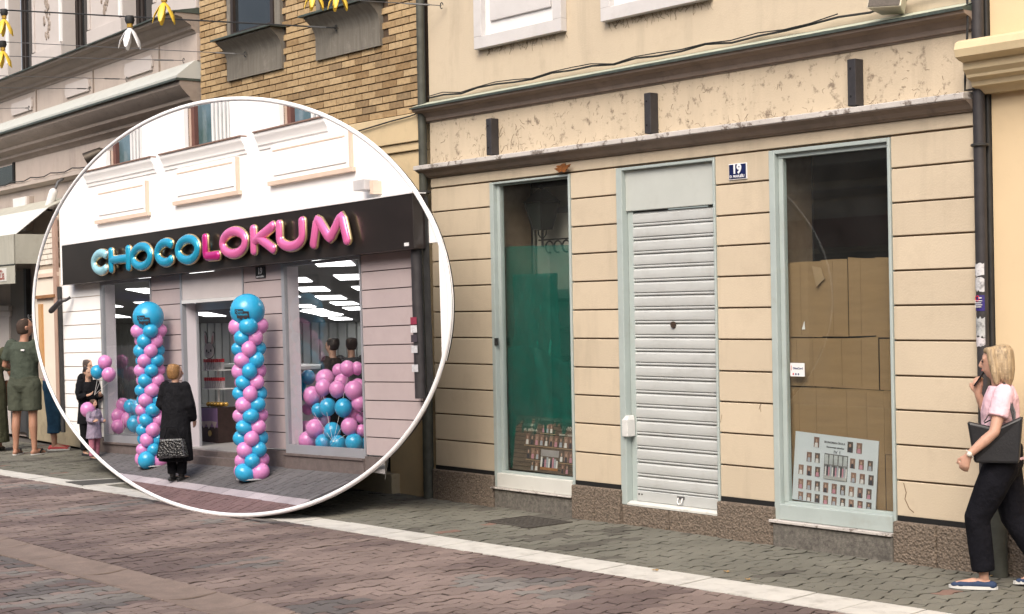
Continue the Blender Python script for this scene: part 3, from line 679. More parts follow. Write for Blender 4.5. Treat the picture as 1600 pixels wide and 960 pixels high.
text_mb('DinaCard', .022, Matrix.Translation((xm+.006,   .0392, zz0+(zz1-zz0)*.6)), .0005, .0006, (xx1-xx0)*.68).build('lettering', mat('navy_ink', (0.02,0.03,0.12), .5), st)
MB().box(xx0+.010, xx0+.014, .0388, .0398, zz0+.045, zz1-.02).build('red_bar', mat('red_ink', (0.5,0.02,0.03), .5), st)
for k, nm in enumerate(('red_ink','navy_ink','navy_ink')): MB().disc_y((xx0+.03+k*.026, zz0+.018), .008, .0388, .0398, 10).build('logo_dot', MATS[nm], st)
b2 = thing('class_photo_board', 'white class photo board marked IV 1 leaning in the cardboard window', 'photo board', (-7.8, .08, .35))
T2 = Matrix.Translation((-7.875, .070, .340)) @ Matrix.Rotation(R(-3), 4, 'X') @ Matrix.Rotation(R(2.6), 4, 'Y')
W2, H2 = .80, .56
MB(T2).box(-W2/2, W2/2, -.002, .006, 0.0, H2-.03).build('board', mat('pale_blue_board', (0.50,0.53,0.56), .5, .03, 5), b2)
cols = [(0.07,0.07,0.08),(0.10,0.09,0.08),(0.05,0.06,0.06)]
cell = [(-.185,.48,.045,.072),(.14,.475,.045,.072),(.225,.475,.045,.072)]
cell += [(-.25+.08*k,.36,.042,.068) for k in range(2)] + [(.17+.082*k,.355,.042,.068) for k in range(3)]
cell += [(-.325+.082*k,.255,.042,.068) for k in range(3)] + [(.185+.082*k,.25,.042,.068) for k in range(3)]
cell += [(-.32+.082*k,.145,.042,.068) for k in range(9)] + [(-.315+.082*k,.052,.042,.058) for k in range(9)]
T2b = T2 @ Matrix.Translation((0, .0, -.01))
board_photos(b2, T2 @ Matrix.Translation((0, .002, -.015)), [(x, z, w*1.12, h*1.1) for x, z, w, h in cell], cols)
gp = MB(T2).box(-.10,.125,-.0065,-.0022,.195,.39).build('group_photo', mat('group_photo_print', (0.13,0.13,0.13), .4, .5, 40), b2)
MB(T2).box(-.098,.123,-.0072,-.0066,.197,.232).build('pavement_print', mat('grey_print', (0.33,0.33,0.32), .5, .1, 10), gp)
for k in range(5): MB(T2).box(-.095+k*.045,-.062+k*.045,-.0070,-.0066,.31,.382).build('window_print', mat('pale_print', (0.36,0.38,0.38), .5, .2, 20), gp)
for k in range(13):
    x = -.088+k*.0165; MB(T2).box(x, x+.013, -.0076, -.0067, .222, .29+.012*(k % 2)).build('figure_print', mat('print_top_%d' % (k % 4), (.3,.3,.3)), gp)
ink = mat('grey_ink', (0.10,0.10,0.11), .6, .1, 10)
for s_, sz, x, z, w in (('EKONOMSKA ŠKOLA', .022, -.01, .475, .20), ('Ekonomski tehničar', .018, 0.0, .44, .17), ('IV 1', .035, .02, .405, .06)):
    text_mb(s_, sz, Matrix.Translation((x, -.004, z)), .0008, .0003, w, T2).build('lettering', ink, b2)
# ================================================================== RIGHT NEIGHBOUR, DOWNPIPES
cream_r = mat('cream_render', (0.66,0.515,0.325), 0.85, 0.03, 2, bump=.08, bscale=120, dirt=.2, dirtcol=(.5,.38,.24), dscale=3)
rb = thing('neighbour_house', 'smooth cream house at the right edge with a rounded moulding', 'building', (-4.6, .1, 0))
MB().box(-6.415, 3.0, .06, .4, -.02, 8).build('wall', cream_r, rb)
MB().extrude_x([(.06,3.30),(-.02,3.30),(-.05,3.33),(-.10,3.345),(-.11,3.38),(-.16,3.40),(-.165,3.42),(-.20,3.45),(-.20,3.50),(-.245,3.51),(-.285,3.53),(-.30,3.58),(-.285,3.625),(-.245,3.645),(.06,3.66)], -6.46, 3.0).build('moulding', mat('cream_moulding', (0.62,0.50,0.31), .8, .05, 4, dirt=.3, dirtcol=(.36,.28,.17), dscale=5), rb, True, angle=35)
MB().box(-6.415, 3.0, .0, .0595, -.02, .33).build('plinth', granite, rb)
dp = thing('drainpipe_housing', 'tall black drainpipe duct with torn stickers between the two beige houses', 'drainpipe', (-6.4, .0, 0))
MB().box(-6.505, -6.42, .03, .25, .0, 8).build('duct', pipe_m, dp, bevel=.01)
MB().tube([(-6.462,-.02,.0), (-6.462,-.02,3.2), (-6.455,-.02,8)], .042, 14).build('pipe', steel_dark, dp, True)
MB().tube([(-6.34,-.06,-.01), (-6.35,-.05,.35), (-6.36,-.035,.75), (-6.365,-.02,1.0)], .06, 14).build('ground_pipe', pipe_green, dp, True)
for z in (.62, 2.95): MB().tube([(-6.462+.052*math.cos(a), -.02+.052*math.sin(a), z) for a in [i*math.pi/7 for i in range(14)]], .011, 6, closed=True).build('clamp', pipe_m, dp, True)
stk = [((1540,412),(1558,431),(.55,.55,.56)), ((1537,434),(1560,454),(.50,.50,.51)), ((1541,461),(1560,486),(.03,.02,.16)), ((1543,497),(1560,526),(.42,.43,.43)), ((1543,529),(1558,541),(.55,.52,.54))]
for k, ((xa, ya), (xb, yb), cl) in enumerate(stk):
    a, b = at(xa, yb, -.07), at(xb, ya, -.07); n = 9; P = []
    # a scrap of paper wrapped on the round pipe
    rr = .0445; th0, th1 = R(-150), R(-35); v = []; f = []
    for j in range(2):
        for i in range(n):
            t = th0+(th1-th0)*i/(n-1); zz = (a.z if j == 0 else b.z)+(random.uniform(-.012,.012) if k != 2 else 0); v.append((-6.462+rr*math.cos(t), -.02+rr*math.sin(t), zz))
    for j in range(2):
        for i in range(n):
            x, y, z = v[j*n+i]; v.append((-6.462+(x+6.462)*.97, -.02+(y+.02)*.97, z))
    f = [(i, i+1, n+i+1, n+i) for i in range(n-1)] + [(2*n+i, 3*n+i, 3*n+i+1, 2*n+i+1) for i in range(n-1)]
    o = MB().add(v, f).build('sticker', mat('sticker_paper_%d' % k, cl, .7, .15, 30, dirt=.6 if k != 2 else .1, dirtcol=(.1,.1,.1), dscale=25, dlo=.5, dhi=.6), dp)
    if k == 2:
        o['label'] = 'dark blue sticker with red ring and white lines'
        for j in range(4): 
            z = a.z+.025+j*.014; MB().box(-6.488, -6.44+.008*(j % 2), -.0695, -.0655, z, z+.005).build('line', paper, o)
        ring = [(-6.470+.014*math.cos(q), -.067, a.z+.10-.015+.018*math.sin(q)) for q in [i*math.pi/6 for i in range(12)]]; MB().tube(ring, .0035, 5, closed=True).build('ring', mat('red_ink', (.5,.02,.03), .5), o)
        MB().box(-6.460, -6.436, -.0695, -.0655, a.z+.085, a.z+.093).build('bar', paper, o)
gp_ = thing('round_downpipe', 'old dark green downpipe at the left edge of the number 19 house', 'drainpipe', (-12.92, -.05, 0))
MB().tube([(-12.89,-.05,-.01), (-12.89,-.05,7.5)], .042, 14).build('pipe', pipe_green, gp_, True)
MB().tube([(-12.89,-.05,-.01), (-12.89,-.05,1.05)], .054, 14).build('lower_pipe', pipe_green, gp_, True)
for z in (1.05, 1.10, 3.05): MB().tube([(-12.89+.060*math.cos(a), -.05+.060*math.sin(a), z) for a in [i*math.pi/8 for i in range(16)]], .016, 6, closed=True).build('collar', pipe_m, gp_, True)

# ================================================================== BRICK HOUSE
brick_m, t_, b_ = nodes('yellow_brick'); MATS['yellow_brick'] = brick_m
oi = t_.nodes.new('ShaderNodeObjectInfo'); cr = t_.nodes.new('ShaderNodeValToRGB'); el = cr.color_ramp.elements
el[0].color = (0.25,0.175,0.095,1); el[1].color = (0.45,0.325,0.180,1); e = el.new(.35); e.color = (0.36,0.25,0.13,1); e = el.new(.12); e.color = (0.26,0.165,0.075,1); e = el.new(.7); e.color = (0.42,0.295,0.155,1)
t_.links.new(oi.outputs['Random'], cr.inputs[0])
ge = t_.nodes.new('ShaderNodeNewGeometry'); nn = t_.nodes.new('ShaderNodeTexNoise'); nn.inputs['Scale'].default_value = 22; nn.inputs['Detail'].default_value = 6; t_.links.new(ge.outputs['Position'], nn.inputs[0])
mr = t_.nodes.new('ShaderNodeMapRange'); mr.inputs[1].default_value = .3; mr.inputs[2].default_value = .7; mr.inputs[3].default_value = .78; mr.inputs[4].default_value = 1.15; t_.links.new(nn.outputs[0], mr.inputs[0])
vm = t_.nodes.new('ShaderNodeVectorMath'); vm.operation = 'SCALE'; t_.links.new(cr.outputs[0], vm.inputs[0]); t_.links.new(mr.outputs[0], vm.inputs['Scale']); t_.links.new(vm.outputs[0], b_.inputs['Base Color'])
b_.inputs['Roughness'].default_value = .8
BX0, BX1 = -17.52, -12.965
bh = thing('brick_house', 'yellow brick house with two grey concrete window aprons', 'building', (-15.2, 0, 0))
mortar = mat('dark_mortar', (0.075,0.05,0.032), .95, .2, 20)
MB().box(BX0, BX1, .016, .3, 3.86, 8).build('mortar_wall', mortar, bh)
BP, RP = .25, .0762
bm_ = MB().box(-.1185, .1185, 0, .03, -.0315, .0315).mesh('brick'); bm_.materials.append(brick_m)
half = {}
AP = [(at(357,60,0).x, at(443,60,0).x, at(400,118,0).z), (at(496,40,0).x, at(597,40,0).x, at(546,84,0).z)]
vis = []; rest = MB()
ring_c, ring_r = (378, 480), 326
for j in range(int((8-3.87)/RP)):
    z = 3.905+j*RP
    i0 = 0
    x = BX0 + (BP/2 if j % 2 else 0) - BP/2
    while x < BX1-.02:
        xa, xb = max(x+.0065, BX0), min(x+BP-.0065, BX1); x += BP
        if xb-xa < .04: continue
        cx = (xa+xb)/2
        if any(a-.0 < cx < b+.0 and z > zb-.02 for a, b, zb in AP): continue
        px, py = pix((cx, 0, z)); 
        seen = py > -12 and 290 < px < 690 and math.hypot(px-ring_c[0], py-ring_c[1]) > ring_r-8
        vis.append((seen, py, cx, xb-xa, z))
seen = [q for q in vis if q[0]]; seen.sort(key=lambda q: -q[1]); print('bricks seen', len(seen), 'all', len(vis))
for q in seen[:300]:
    share('brick', bm_, bh, (q[2], random.uniform(-.003, .002), q[4]), scale=(q[3]/.237, 1, 1))
for q in seen[300:]+[q for q in vis if not q[0]]:
    rest.box(q[2]-q[3]/2, q[2]+q[3]/2, 0, .03, q[4]-.0315, q[4]+.0315)
o = rest.build('brick_courses', mat('yellow_brick_far', (0.38,0.22,0.085), .8, .3, 9), bh); o['kind'] = 'stuff'
concrete = mat('streaked_concrete', (0.165,0.15,0.125), .9, .18, 10, stretch=(3,1,.25), bump=.2, bscale=50, dirt=.6, dirtcol=(0.30,0.27,0.23), dscale=6)
for k, (xa, xb, zb) in enumerate(AP):
    h = .46; zt = zb+h
    a = MB().extrude_x([(.02,zb),(-.03,zb),(-.03,zb+.24),(-.045,zb+.31),(-.085,zb+.37),(-.15,zb+.42),(-.17,zb+.44),(-.17,zt),(.02,zt)], xa, xb).build('window_apron', concrete, bh, True, angle=30)
    MB().box(xa-.07, xb+.05, -.21, .02, zt+.001, zt+.022).build('sill', zinc, a)
    # the window above
    w = MB().box(xa+.02, xa+.14, -.03, .02, zt+.03, zt+1.6).build('window_surround', concrete, bh); MB().box(xb-.14, xb-.02, -.03, .02, zt+.03, zt+1.6).build('jamb', concrete, w)
    MB().box(xa+.14, xb-.14, -.012, .012, zt+.03, zt+1.6).build('pane', dark_glass, w)
    g = MB(); g.box(xa+.14, xa+.20, -.05, -.0125, zt+.03, zt+1.6); g.box(xb-.20, xb-.14, -.05, -.0125, zt+.03, zt+1.6); g.box(xa+.20, xb-.2, -.05, -.0125, zt+.03, zt+.09); g.build('sash', mat('dark_brown_sash', (0.035,0.025,0.02), .5), w)
# cream ground floor of the brick house
cream_b = mat('cream_ground_floor', (0.60,0.47,0.285), .85, .05, 3, bump=.12, bscale=80, dirt=.45, dirtcol=(.33,.27,.17), dscale=3.5, dlo=.5, dhi=.8)
MB().box(BX0, BX1, -.055, .3, 3.575, 3.855).build('fascia', cream_b, bh, bevel=.006)
MB().box(BX0, BX1+.002, -.03, .3, 3.49, 3.574).build('string_course', cream_b, bh, bevel=.006)
MB().box(BX0, BX1-.004, 0, .3, 2.95, 3.489).build('upper_strip', cream_b, bh)
MB().box(-13.62, BX1-.004, .001, .3, -.02, 2.949).build('ground_pier', cream_b, bh)
MB().box(-14.2, -13.46, -.10, .2, -.02, .20).build('step', mat('worn_step', (0.40,0.33,0.22), .9, .1, 6, bump=.3, dirt=.6, dirtcol=(.15,.13,.09), dscale=6), bh, bevel=.01)
MB().box(-14.2, -13.63, .02, .1, .21, .5).build('dark_opening', black_m, bh)
tag(cable([at(560,205,-.08), at(610,190,-.08), at(640,182,-.08), at(665,172,-.08), at(669,165,-.06)], .008, 'wall_cable'), 'black cable rising along the cream band of the brick house', 'cable')

# ================================================================== ORNATE HOUSE ON THE LEFT
PHI = R(-4.0)
TL = Matrix.Translation((-17.53, 0, 0)) @ Matrix.Rotation(PHI, 4, 'Z')
def lx(px, py, d=0.0):
    """local x (negative = left) and z of a picture point on the front of the left house, d proud"""
    n = (TL.to_3x3() @ Vector((0, 1, 0))); p0 = TL @ Vector((0, -d, 0)); r = ray(px, py)
    p = CAM + r*((p0-CAM).dot(n)/r.dot(n)); q = TL.inverted() @ p; return q.x, q.z
lh = thing('ornate_house', 'grey pink stucco house with cornices and tall windows at far left', 'building', TL @ Vector((-3, 0, 0)))
stucco = mat('pink_grey_stucco', (0.44,0.375,0.33), .88, .05, 3, bump=.1, bscale=70, dirt=.4, dirtcol=(.26,.20,.17), dscale=3.5, dlo=.5, dhi=.8, streak=.4)
stucco_l = mat('pale_pilaster', (0.50,0.455,0.43), .85, .04, 3, bump=.08, bscale=70, dirt=.3, dirtcol=(.36,.32,.29), dscale=5)
stucco_d = mat('brown_grey_mould', (0.27,0.225,0.19), .9, .12, 5, stretch=(.5,1,3), bump=.2, bscale=60, dirt=.5, dirtcol=(.11,.085,.07), dscale=8)
band_l = mat('pale_band_plates', (0.44,0.45,0.42), .75, .05, 4, dirt=.3, dirtcol=(.3,.29,.26), dscale=5)
LX0 = -8.2
MB(TL).box(LX0, -.003, .06, .4, 3.0, 4.70).build('lower_wall', stucco, lh)
MB(TL).box(LX0, -3.95, .06, .4, -.02, 2.999).build('ground_wall', stucco, lh)
# mouldings under the lower ledge
MB(TL).extrude_x([(.1,4.33),(.05,4.33),(.02,4.37),(-.02,4.39),(-.02,4.43),(-.07,4.46),(-.12,4.49),(-.13,4.53),(-.16,4.55),(-.23,4.62),(-.26,4.66),(-.26,4.72),(.1,4.72)], LX0, -.02).build('lower_cornice', stucco_d, lh, True, angle=28)
MB(TL).box(LX0, -.01, -.31, .06, 4.721, 4.745).build('ledge_flashing', zinc, lh)
zl = 4.75
for k in range(12):
    a = -.015-k*.66; 
    if a-.655 < LX0: break
    MB(TL).extrude_x([(.05,zl-.002),(-.30,zl-.002),(-.30,zl+.03),(-.06,zl+.225),(.05,zl+.225)], a-.655, a).build('ledge_plate', band_l, lh, bevel=.003)
MB(TL).box(LX0, -.004, -.03, .4, 4.976, 5.31).build('frieze', stucco, lh)
for k, px in enumerate((58, 147, 250)):
    x, _ = lx(px, 190-k*45, .03); MB(TL).box(x-.012, x+.012, -.048, -.031, 4.978, 5.34).build('frieze_strip', stucco_d, lh)
for px0, px1, pyt, pyb in ((18,50,148,175),(102,139,120,150),(195,238,88,120)):
    xa, _ = lx(px0, (pyt+pyb)/2+5, .05); xb, _ = lx(px1, (pyt+pyb)/2-6, .05); z0, z1 = 5.035, 5.225; c = .05
    MB(TL).prism([(xa+.03,z0),(xb-.03,z0),(xb-.03,z0+.03),(xb,z0+.05),(xb,z1-.05),(xb-.03,z1-.03),(xb-.03,z1),(xa+.03,z1),(xa+.03,z1-.03),(xa,z1-.05),(xa,z0+.05),(xa+.03,z0+.03)], -.062, -.031).build('tablet', stucco_l, lh, bevel=.004)
MB(TL).extrude_x([(.1,5.312),(-.04,5.312),(-.05,5.34),(-.09,5.36),(-.10,5.40),(-.19,5.45),(-.22,5.49),(-.30,5.51),(-.31,5.545),(.1,5.545)], LX0, -.015).build('upper_cornice', stucco_d, lh, True, angle=28)
MB(TL).extrude_x([(.1,5.546),(-.34,5.546),(-.34,5.56),(.1,5.64)], LX0, -.005).build('cornice_flashing', zinc, lh)
# upper storey: pilasters between deep window openings
MB(TL).box(LX0, -.003, .62, .7, 5.55, 9).build('inner_wall', dark_room, lh)
ped = [(-60,14),(53,98),(140,192),(243,318)]
for px0, px1 in ped:
    xa, _ = lx(px0, 40, .0); xb, _ = lx(px1, 30, .0); xb = min(xb, -.004)
    pl = MB(TL).box(xa, xb, .0, .19, 5.62, 9).build('pilaster', stucco_l, lh)
    wn = xb-xa
    MB(TL).box(xa-.03, xa+.05, -.022, -.0005, 5.90, 9).build('moulded_edge', stucco_l, pl, bevel=.004)
    if xb < -.1: MB(TL).box(xb-.10, xb-.045, -.03, -.0005, 5.90, 9).build('moulded_edge', white_p, pl, bevel=.006)
    if xb < -.1: MB(TL).box(xb-.035, xb-.01, -.018, -.0005, 5.90, 9).build('moulded_edge', white_p, pl, bevel=.003)
    MB(TL).box(xa-.03, xb+.0, -.035, -.0005, 5.62, 5.88).build('pedestal', stucco_l, pl, bevel=.004)
    # ornament: sprays of leaves in relief
    g = MB(TL); cx = (xa+xb)/2-.03
    for q in range(75):
        t = q/75; z = 6.05+1.3*t; x = cx+random.uniform(-.15, .15)*(.35+.65*abs(math.sin(t*8)))
        g.ball((x, -.004, z), .016+.016*random.random(), .016, .030+.02*random.random(), 7, 5)
    o = g.build('leaf_ornament', stucco_d, pl, True); o['kind'] = 'stuff'
for k, (px0, px1) in enumerate(((98,140),(192,243),(14,53))):
    xa, _ = lx(px0, 60, .0); xb, _ = lx(px1, 40, .0)
    w = MB(TL); w.box(xa, xb, .22, .26, 5.6, 9); w = w.build('window', dark_glass, lh)
    g = MB(TL)
    for x in (xa+.02, xa+.16, (xa+xb)/2): g.box(x, x+.07, .195, .2195, 5.6, 9)
    g.build('window_frame', mat('black_brown_frame', (0.022,0.016,0.014), .5), w)
    MB(TL).box(xa, xb, -.02, .19, 5.56, 5.60).build('window_sill', zinc, w)
# the lower storey: string course with pipe, dark window, keystone
MB(TL).extrude_x([(.06,3.86),(.02,3.86),(-.02,3.89),(-.05,3.90),(-.05,3.95),(-.03,3.97),(.06,3.97)], LX0, -.5).build('string_course', stucco, lh, True, angle=30)
xa, z0 = lx(-60, 320); xb, z1 = lx(18, 245, 0)
MB(TL).box(xa, xb-.02, .045, .058, 4.01, 4.30).build('dark_window', dark_glass, lh)
MB(TL).box(xb-.07, xb, .03, .059, 4.0, 4.33).build('dark_window_frame', black_m, lh)
xa, z0 = lx(27, 352); xb, z1 = lx(43, 312)
for pa, pb, m_, yy in ((21,47,stucco,-.02), (25,44,white_p,-.045)):
    xa, _ = lx(pa, 335); xb, _ = lx(pb, 335); _, zt = lx(35, 309); _, zb = lx(35, 362)
    MB(TL).prism([(xa+.04,zb),(xb-.05,zb),(xb+.02,zt),(xa-.01,zt)], yy, .059).build('keystone', m_, lh, bevel=.004)
# pilaster capital and shop door at ground level
xa, zc = lx(-30, 480); xb, zc = lx(18, 478)
for dz, e in ((0,.03),(-.09,.0)): MB(TL).box(xa, xb+e, -.03-e, .059, zc+dz-.08, zc+dz+.005).build('capital', stucco_l, lh, bevel=.008)
MB(TL).box(xa, xb-.09, -.02, .059, 0, zc-.171).build('door_pier', stucco_l, lh, bevel=.004)
xa, _ = lx(20, 600); xb, _ = lx(40, 600)
dd = MB(TL).box(xa-.03, xb+.05, .0, .0585, .05, 2.6).build('shop_door', mat('grey_door_panel', (0.17,0.15,0.13), .6, .06, 5), lh)
MB(TL).box(xb+.05, xb+.16, -.02, .0583, 0, 2.62).build('door_post', pipe_m, dd)
MB(TL).box(xa-.1, xb+.1, -.01, -.0005, .06, .72).build('kick_panel', mat('dark_kick_panel', (0.05,0.05,0.052), .5, .2, 6), dd)
xg, zg = lx(49, 500); text_mb('9-21', .14, Matrix.Translation((xg, -.004, lx(49,497)[1])), .001, .0, .3, TL).build('lettering', white_p, dd)
text_mb('SL', .15, Matrix.Translation((xg+.05, -.004, lx(50,510)[1])), .001, .002, .25, TL).build('lettering', white_p, dd)
xa, _ = lx(50, 600)
MB(TL).box(xa-.02, -3.2, -.06, .0582, -.02, .92).build('stone_dado', mat('stained_dado', (0.36,0.30,0.20), .9, .12, 5, bump=.3, dirt=.6, dirtcol=(.14,.12,.08), dscale=4), lh, bevel=.01)
# awning
canvas = mat('pale_awning_canvas', (0.40,0.39,0.33), .9, .08, 4, stretch=(3,1,.4), bump=.1, dirt=.5, dirtcol=(.24,.22,.17), dscale=3.5, dlo=.5, dhi=.75)
canvas_w = mat('white_awning_canvas', (0.60,0.60,0.56), .85, .05, 4, dirt=.3, dirtcol=(.4,.39,.34), dscale=4)
aw = thing('shop_awning', 'pale grey canvas awning with small lettered valance on the far left house', 'awning', TL @ Vector((-7, -.5, 3)))
xr0, zt = lx(78, 337, .0); xr1, zf = lx(74, 355, .35); xr2, zv = lx(62, 392, .85)
zq = lx(30, 437, .85)[1]; zs = lx(30, 463, .85)[1]
XL = LX0-2.5; XR = -4.42
def quadsheet(a, b, name, m, th=.012): return MB(TL).add([(XL, a[0], a[1]), (XR, a[0], a[1]), (XR, b[0], b[1]), (XL, b[0], b[1]), (XL, a[0], a[1]-th), (XR, a[0], a[1]-th), (XR, b[0], b[1]-th), (XL, b[0], b[1]-th)], [(0,1,2,3),(7,6,5,4),(0,4,5,1),(1,5,6,2),(2,6,7,3),(3,7,4,0)]).build(name, m, aw)
z_a, z_b, z_c = 3.62, 3.44, 3.05
quadsheet((.0, z_a), (-.38, z_b), 'upper_canvas', canvas); quadsheet((-.385, z_b-.003), (-.86, z_c), 'middle_canvas', canvas_w)
MB(TL).box(XL, XR, -.885, -.865, z_c-.42, z_c-.002).build('front_canvas', canvas, aw)
MB(TL).tube([(XL,-.875,z_c-.43), (XR,-.875,z_c-.43)], .014, 8).build('front_bar', pipe_green, aw)
MB(TL).box(XL, XR, -.88, -.872, z_c-.70, z_c-.445).build('valance', canvas, aw)
MB(TL).prism([(-.0,0)]*0 or [(XR-.005, z_c-.42), (XR, z_c-.42), (XR, z_c), (XR-.005, z_c)], -.88, -.1).build('side_panel', canvas, aw)
MB(TL).box(XR-1.05, XR-.35, -.886, -.881, z_c-.66, z_c-.47).build('valance_label', canvas_w, aw)
text_mb('Ma', .19, Matrix.Translation((XR-.82, -.888, z_c-.575)), .001, .004, .26, TL).build('grey_lettering', mat('slate_ink', (0.10,0.12,0.15), .6), aw)
text_mb('Zia', .19, Matrix.Translation((XR-.55, -.888, z_c-.575)), .001, .004, .24, TL).build('red_lettering', mat('brick_ink', (0.30,0.09,0.07), .6), aw)
# security camera, flood light, cable on the string course
xc, zc = lx(84, 312, .15)
sc_ = thing('security_camera', 'small white security camera hanging under the string course, far left', 'security camera', TL @ Vector((xc, -.1, zc)))
MB(TL).tube([(xc+.05,-.02,zc+.30),(xc+.06,-.10,zc+.26),(xc+.05,-.14,zc+.16)], .02, 8).build('arm', wire_m, sc_, True)
MB(TL).capsule([(xc+.02,-.16,zc+.10),(xc-.05,-.20,zc-.10)], .065, 12).build('housing', white_p, sc_, True)
MB(TL).tube([(xc-.05,-.20,zc-.10),(xc-.065,-.21,zc-.16)], .058, 12).build('lens', black_m, sc_, True)
xc, zc = lx(150, 241, .2)
fl = thing('flood_light', 'dark bronze flood light peeping over the rim at upper left', 'flood light', TL @ Vector((xc, -.1, zc)))
MB(TL).tube([(xc+.1,-.0,zc-.02),(xc,-.14,zc+.02),(xc-.10,-.30,zc-.08)], [.05,.075,.11], 12).build('head', mat('bronze', (0.05,0.04,0.03), .45, .2, 9, metal=.5), fl, True)
MB(TL).box(xc+.08, xc+.14, -.03, .06, zc-.08, zc+.04).build('bracket', pipe_m, fl)
tag(cable([TL @ Vector((x, -.06, 3.985+.02*math.sin(x*7))) for x in [LX0+.3*k for k in range(24)]], .009, 'wall_cable'), 'black cable along the string course of the far left house', 'cable')

# ================================================================== OPPOSITE SIDE (seen mirrored in the shop windows)
op = thing('opposite_house', 'beige house with red shop awning mirrored in the display windows', 'building', (-18, -13.2, 0))
MB().box(-40, 8, -13.6, -13.2, 0, 7.2).build('wall', plaster, op)
MB().extrude_x([(-13.2,4.05),(-13.1,4.05),(-12.95,4.2),(-12.9,4.3),(-13.2,4.35)], -40, 8).build('cornice', ledge_m, op)
MB().extrude_x([(-13.2,3.75),(-13.12,3.75),(-13.05,3.85),(-13.2,3.9)], -40, 8).build('cornice', ledge_m, op)
for k in range(9):
    x = -36+k*3.1
    s_ = MB().box(x, x+1.5, -13.2, -13.12, 4.6, 7.0).build('window', frame_white, op); MB().box(x+.15, x+1.35, -13.12, -13.11, 4.8, 6.9).build('pane', dark_glass, s_)
for k in range(7):
    x = -36+k*4.2
    s_ = MB().box(x, x+3.6, -13.2, -13.15, .3, 2.75).build('shop_window', pipe_m, op); MB().box(x+.1, x+3.5, -13.15, -13.14, .4, 2.7).build('pane', dark_glass, s_)
oa = thing('red_awning', 'dark red shop awning mirrored in the cardboard window', 'awning', (-19, -12.8, 2.9))
MB().box(-26, -12, -13.19, -12.7, 2.85, 3.35).build('canvas', mat('dark_red_canvas', (0.16,0.015,0.02), .8), oa)
# added lantern and pale backing inside the green window, standing in for a reflection
L0 = at(847, 335, .34); k_ = .37
ln = thing('lantern_standin', 'black lantern set in the green window, standing in for a mirrored street lantern', 'lantern', L0)
iron_b = mat('lantern_standin_iron', (0.006,0.006,0.006), .5)
for s_ in (-1, 1):
    for q in (-1, 1): MB().tube([(L0.x+s_*.17*k_, L0.y+q*.17*k_, L0.z-.40*k_), (L0.x+s_*.32*k_, L0.y+q*.32*k_, L0.z+.30*k_)], .022*k_, 6).build('standin_corner_bar', iron_b, ln)
g = MB(); g.add([(L0.x+a*.36*k_, L0.y+b*.36*k_, L0.z+.30*k_) for a, b in ((-1,-1),(1,-1),(1,1),(-1,1))] + [(L0.x+a*.07*k_, L0.y+b*.07*k_, L0.z+.64*k_) for a, b in ((-1,-1),(1,-1),(1,1),(-1,1))], [(0,1,5,4),(1,2,6,5),(2,3,7,6),(3,0,4,7),(3,2,1,0),(4,5,6,7)]); g.build('standin_roof', iron_b, ln)
MB().ball((L0.x, L0.y, L0.z+.70*k_), .07*k_).build('standin_finial', iron_b, ln, True)
g = MB(); g.add([(L0.x+a*.16*k_, L0.y+b*.16*k_, L0.z-.40*k_) for a, b in ((-1,-1),(1,-1),(1,1),(-1,1))]+[(L0.x+a*.3*k_, L0.y+b*.3*k_, L0.z+.29*k_) for a, b in ((-1,-1),(1,-1),(1,1),(-1,1))], [(0,1,5,4),(1,2,6,5),(2,3,7,6),(3,0,4,7)]); g.build('panes', mat('lantern_pane', (0.02,0.022,0.02), .3), ln)
MB().tube([(L0.x, L0.y, L0.z-.40*k_), (L0.x, L0.y, L0.z-.85*k_)], .035*k_, 8).build('standin_stem', iron_b, ln)
MB().tube([(L0.x, L0.y, L0.z+.6*k_), (L0.x, L0.y, L0.z-.42*k_)], .025*k_, 8).build('standin_core', iron_b, ln)
for s_ in (-1, 1): MB().tube([(L0.x+s_*.17*k_, L0.y, L0.z-.40*k_), (L0.x+s_*.15*k_, L0.y, L0.z-.52*k_), (L0.x+s_*.03*k_, L0.y, L0.z-.62*k_)], .018*k_, 6).build('standin_cup_arm', iron_b, ln)
MB().tube([(L0.x-.15*k_, L0.y, L0.z-.66*k_), (L0.x+.9, L0.y, L0.z-.66*k_)], .022*k_, 6).build('bracket', iron_b, ln)
for k in range(5):
    c = Vector((L0.x+.10+.12*k, L0.y, L0.z-.85*k_)); MB().tube([c+Vector((.055*math.cos(a), 0, .055*math.sin(a))) for a in [i*math.pi/7 for i in range(12)]], .009, 6).build('standin_scroll', iron_b, ln)
bk = mat('lantern_backdrop_tone', (0.5,0.46,0.40), .9, .15, 3)
MB().box(-12.9, -10.75, .56, .57, .36, 3.04).build('lantern_backdrop', bk, house)  # added backdrop that makes the lantern stand out
MB().box(-12.9, -10.75, .54, .559, 2.78, 2.84).build('inner_rail', mat('inner_rail', (.2,.2,.2), .8), house)
MB().box(-12.05, -11.86, .52, .53, 2.2, 3.04).build('inner_strip', mat('grey_strip', (.2,.19,.17), .9), house)
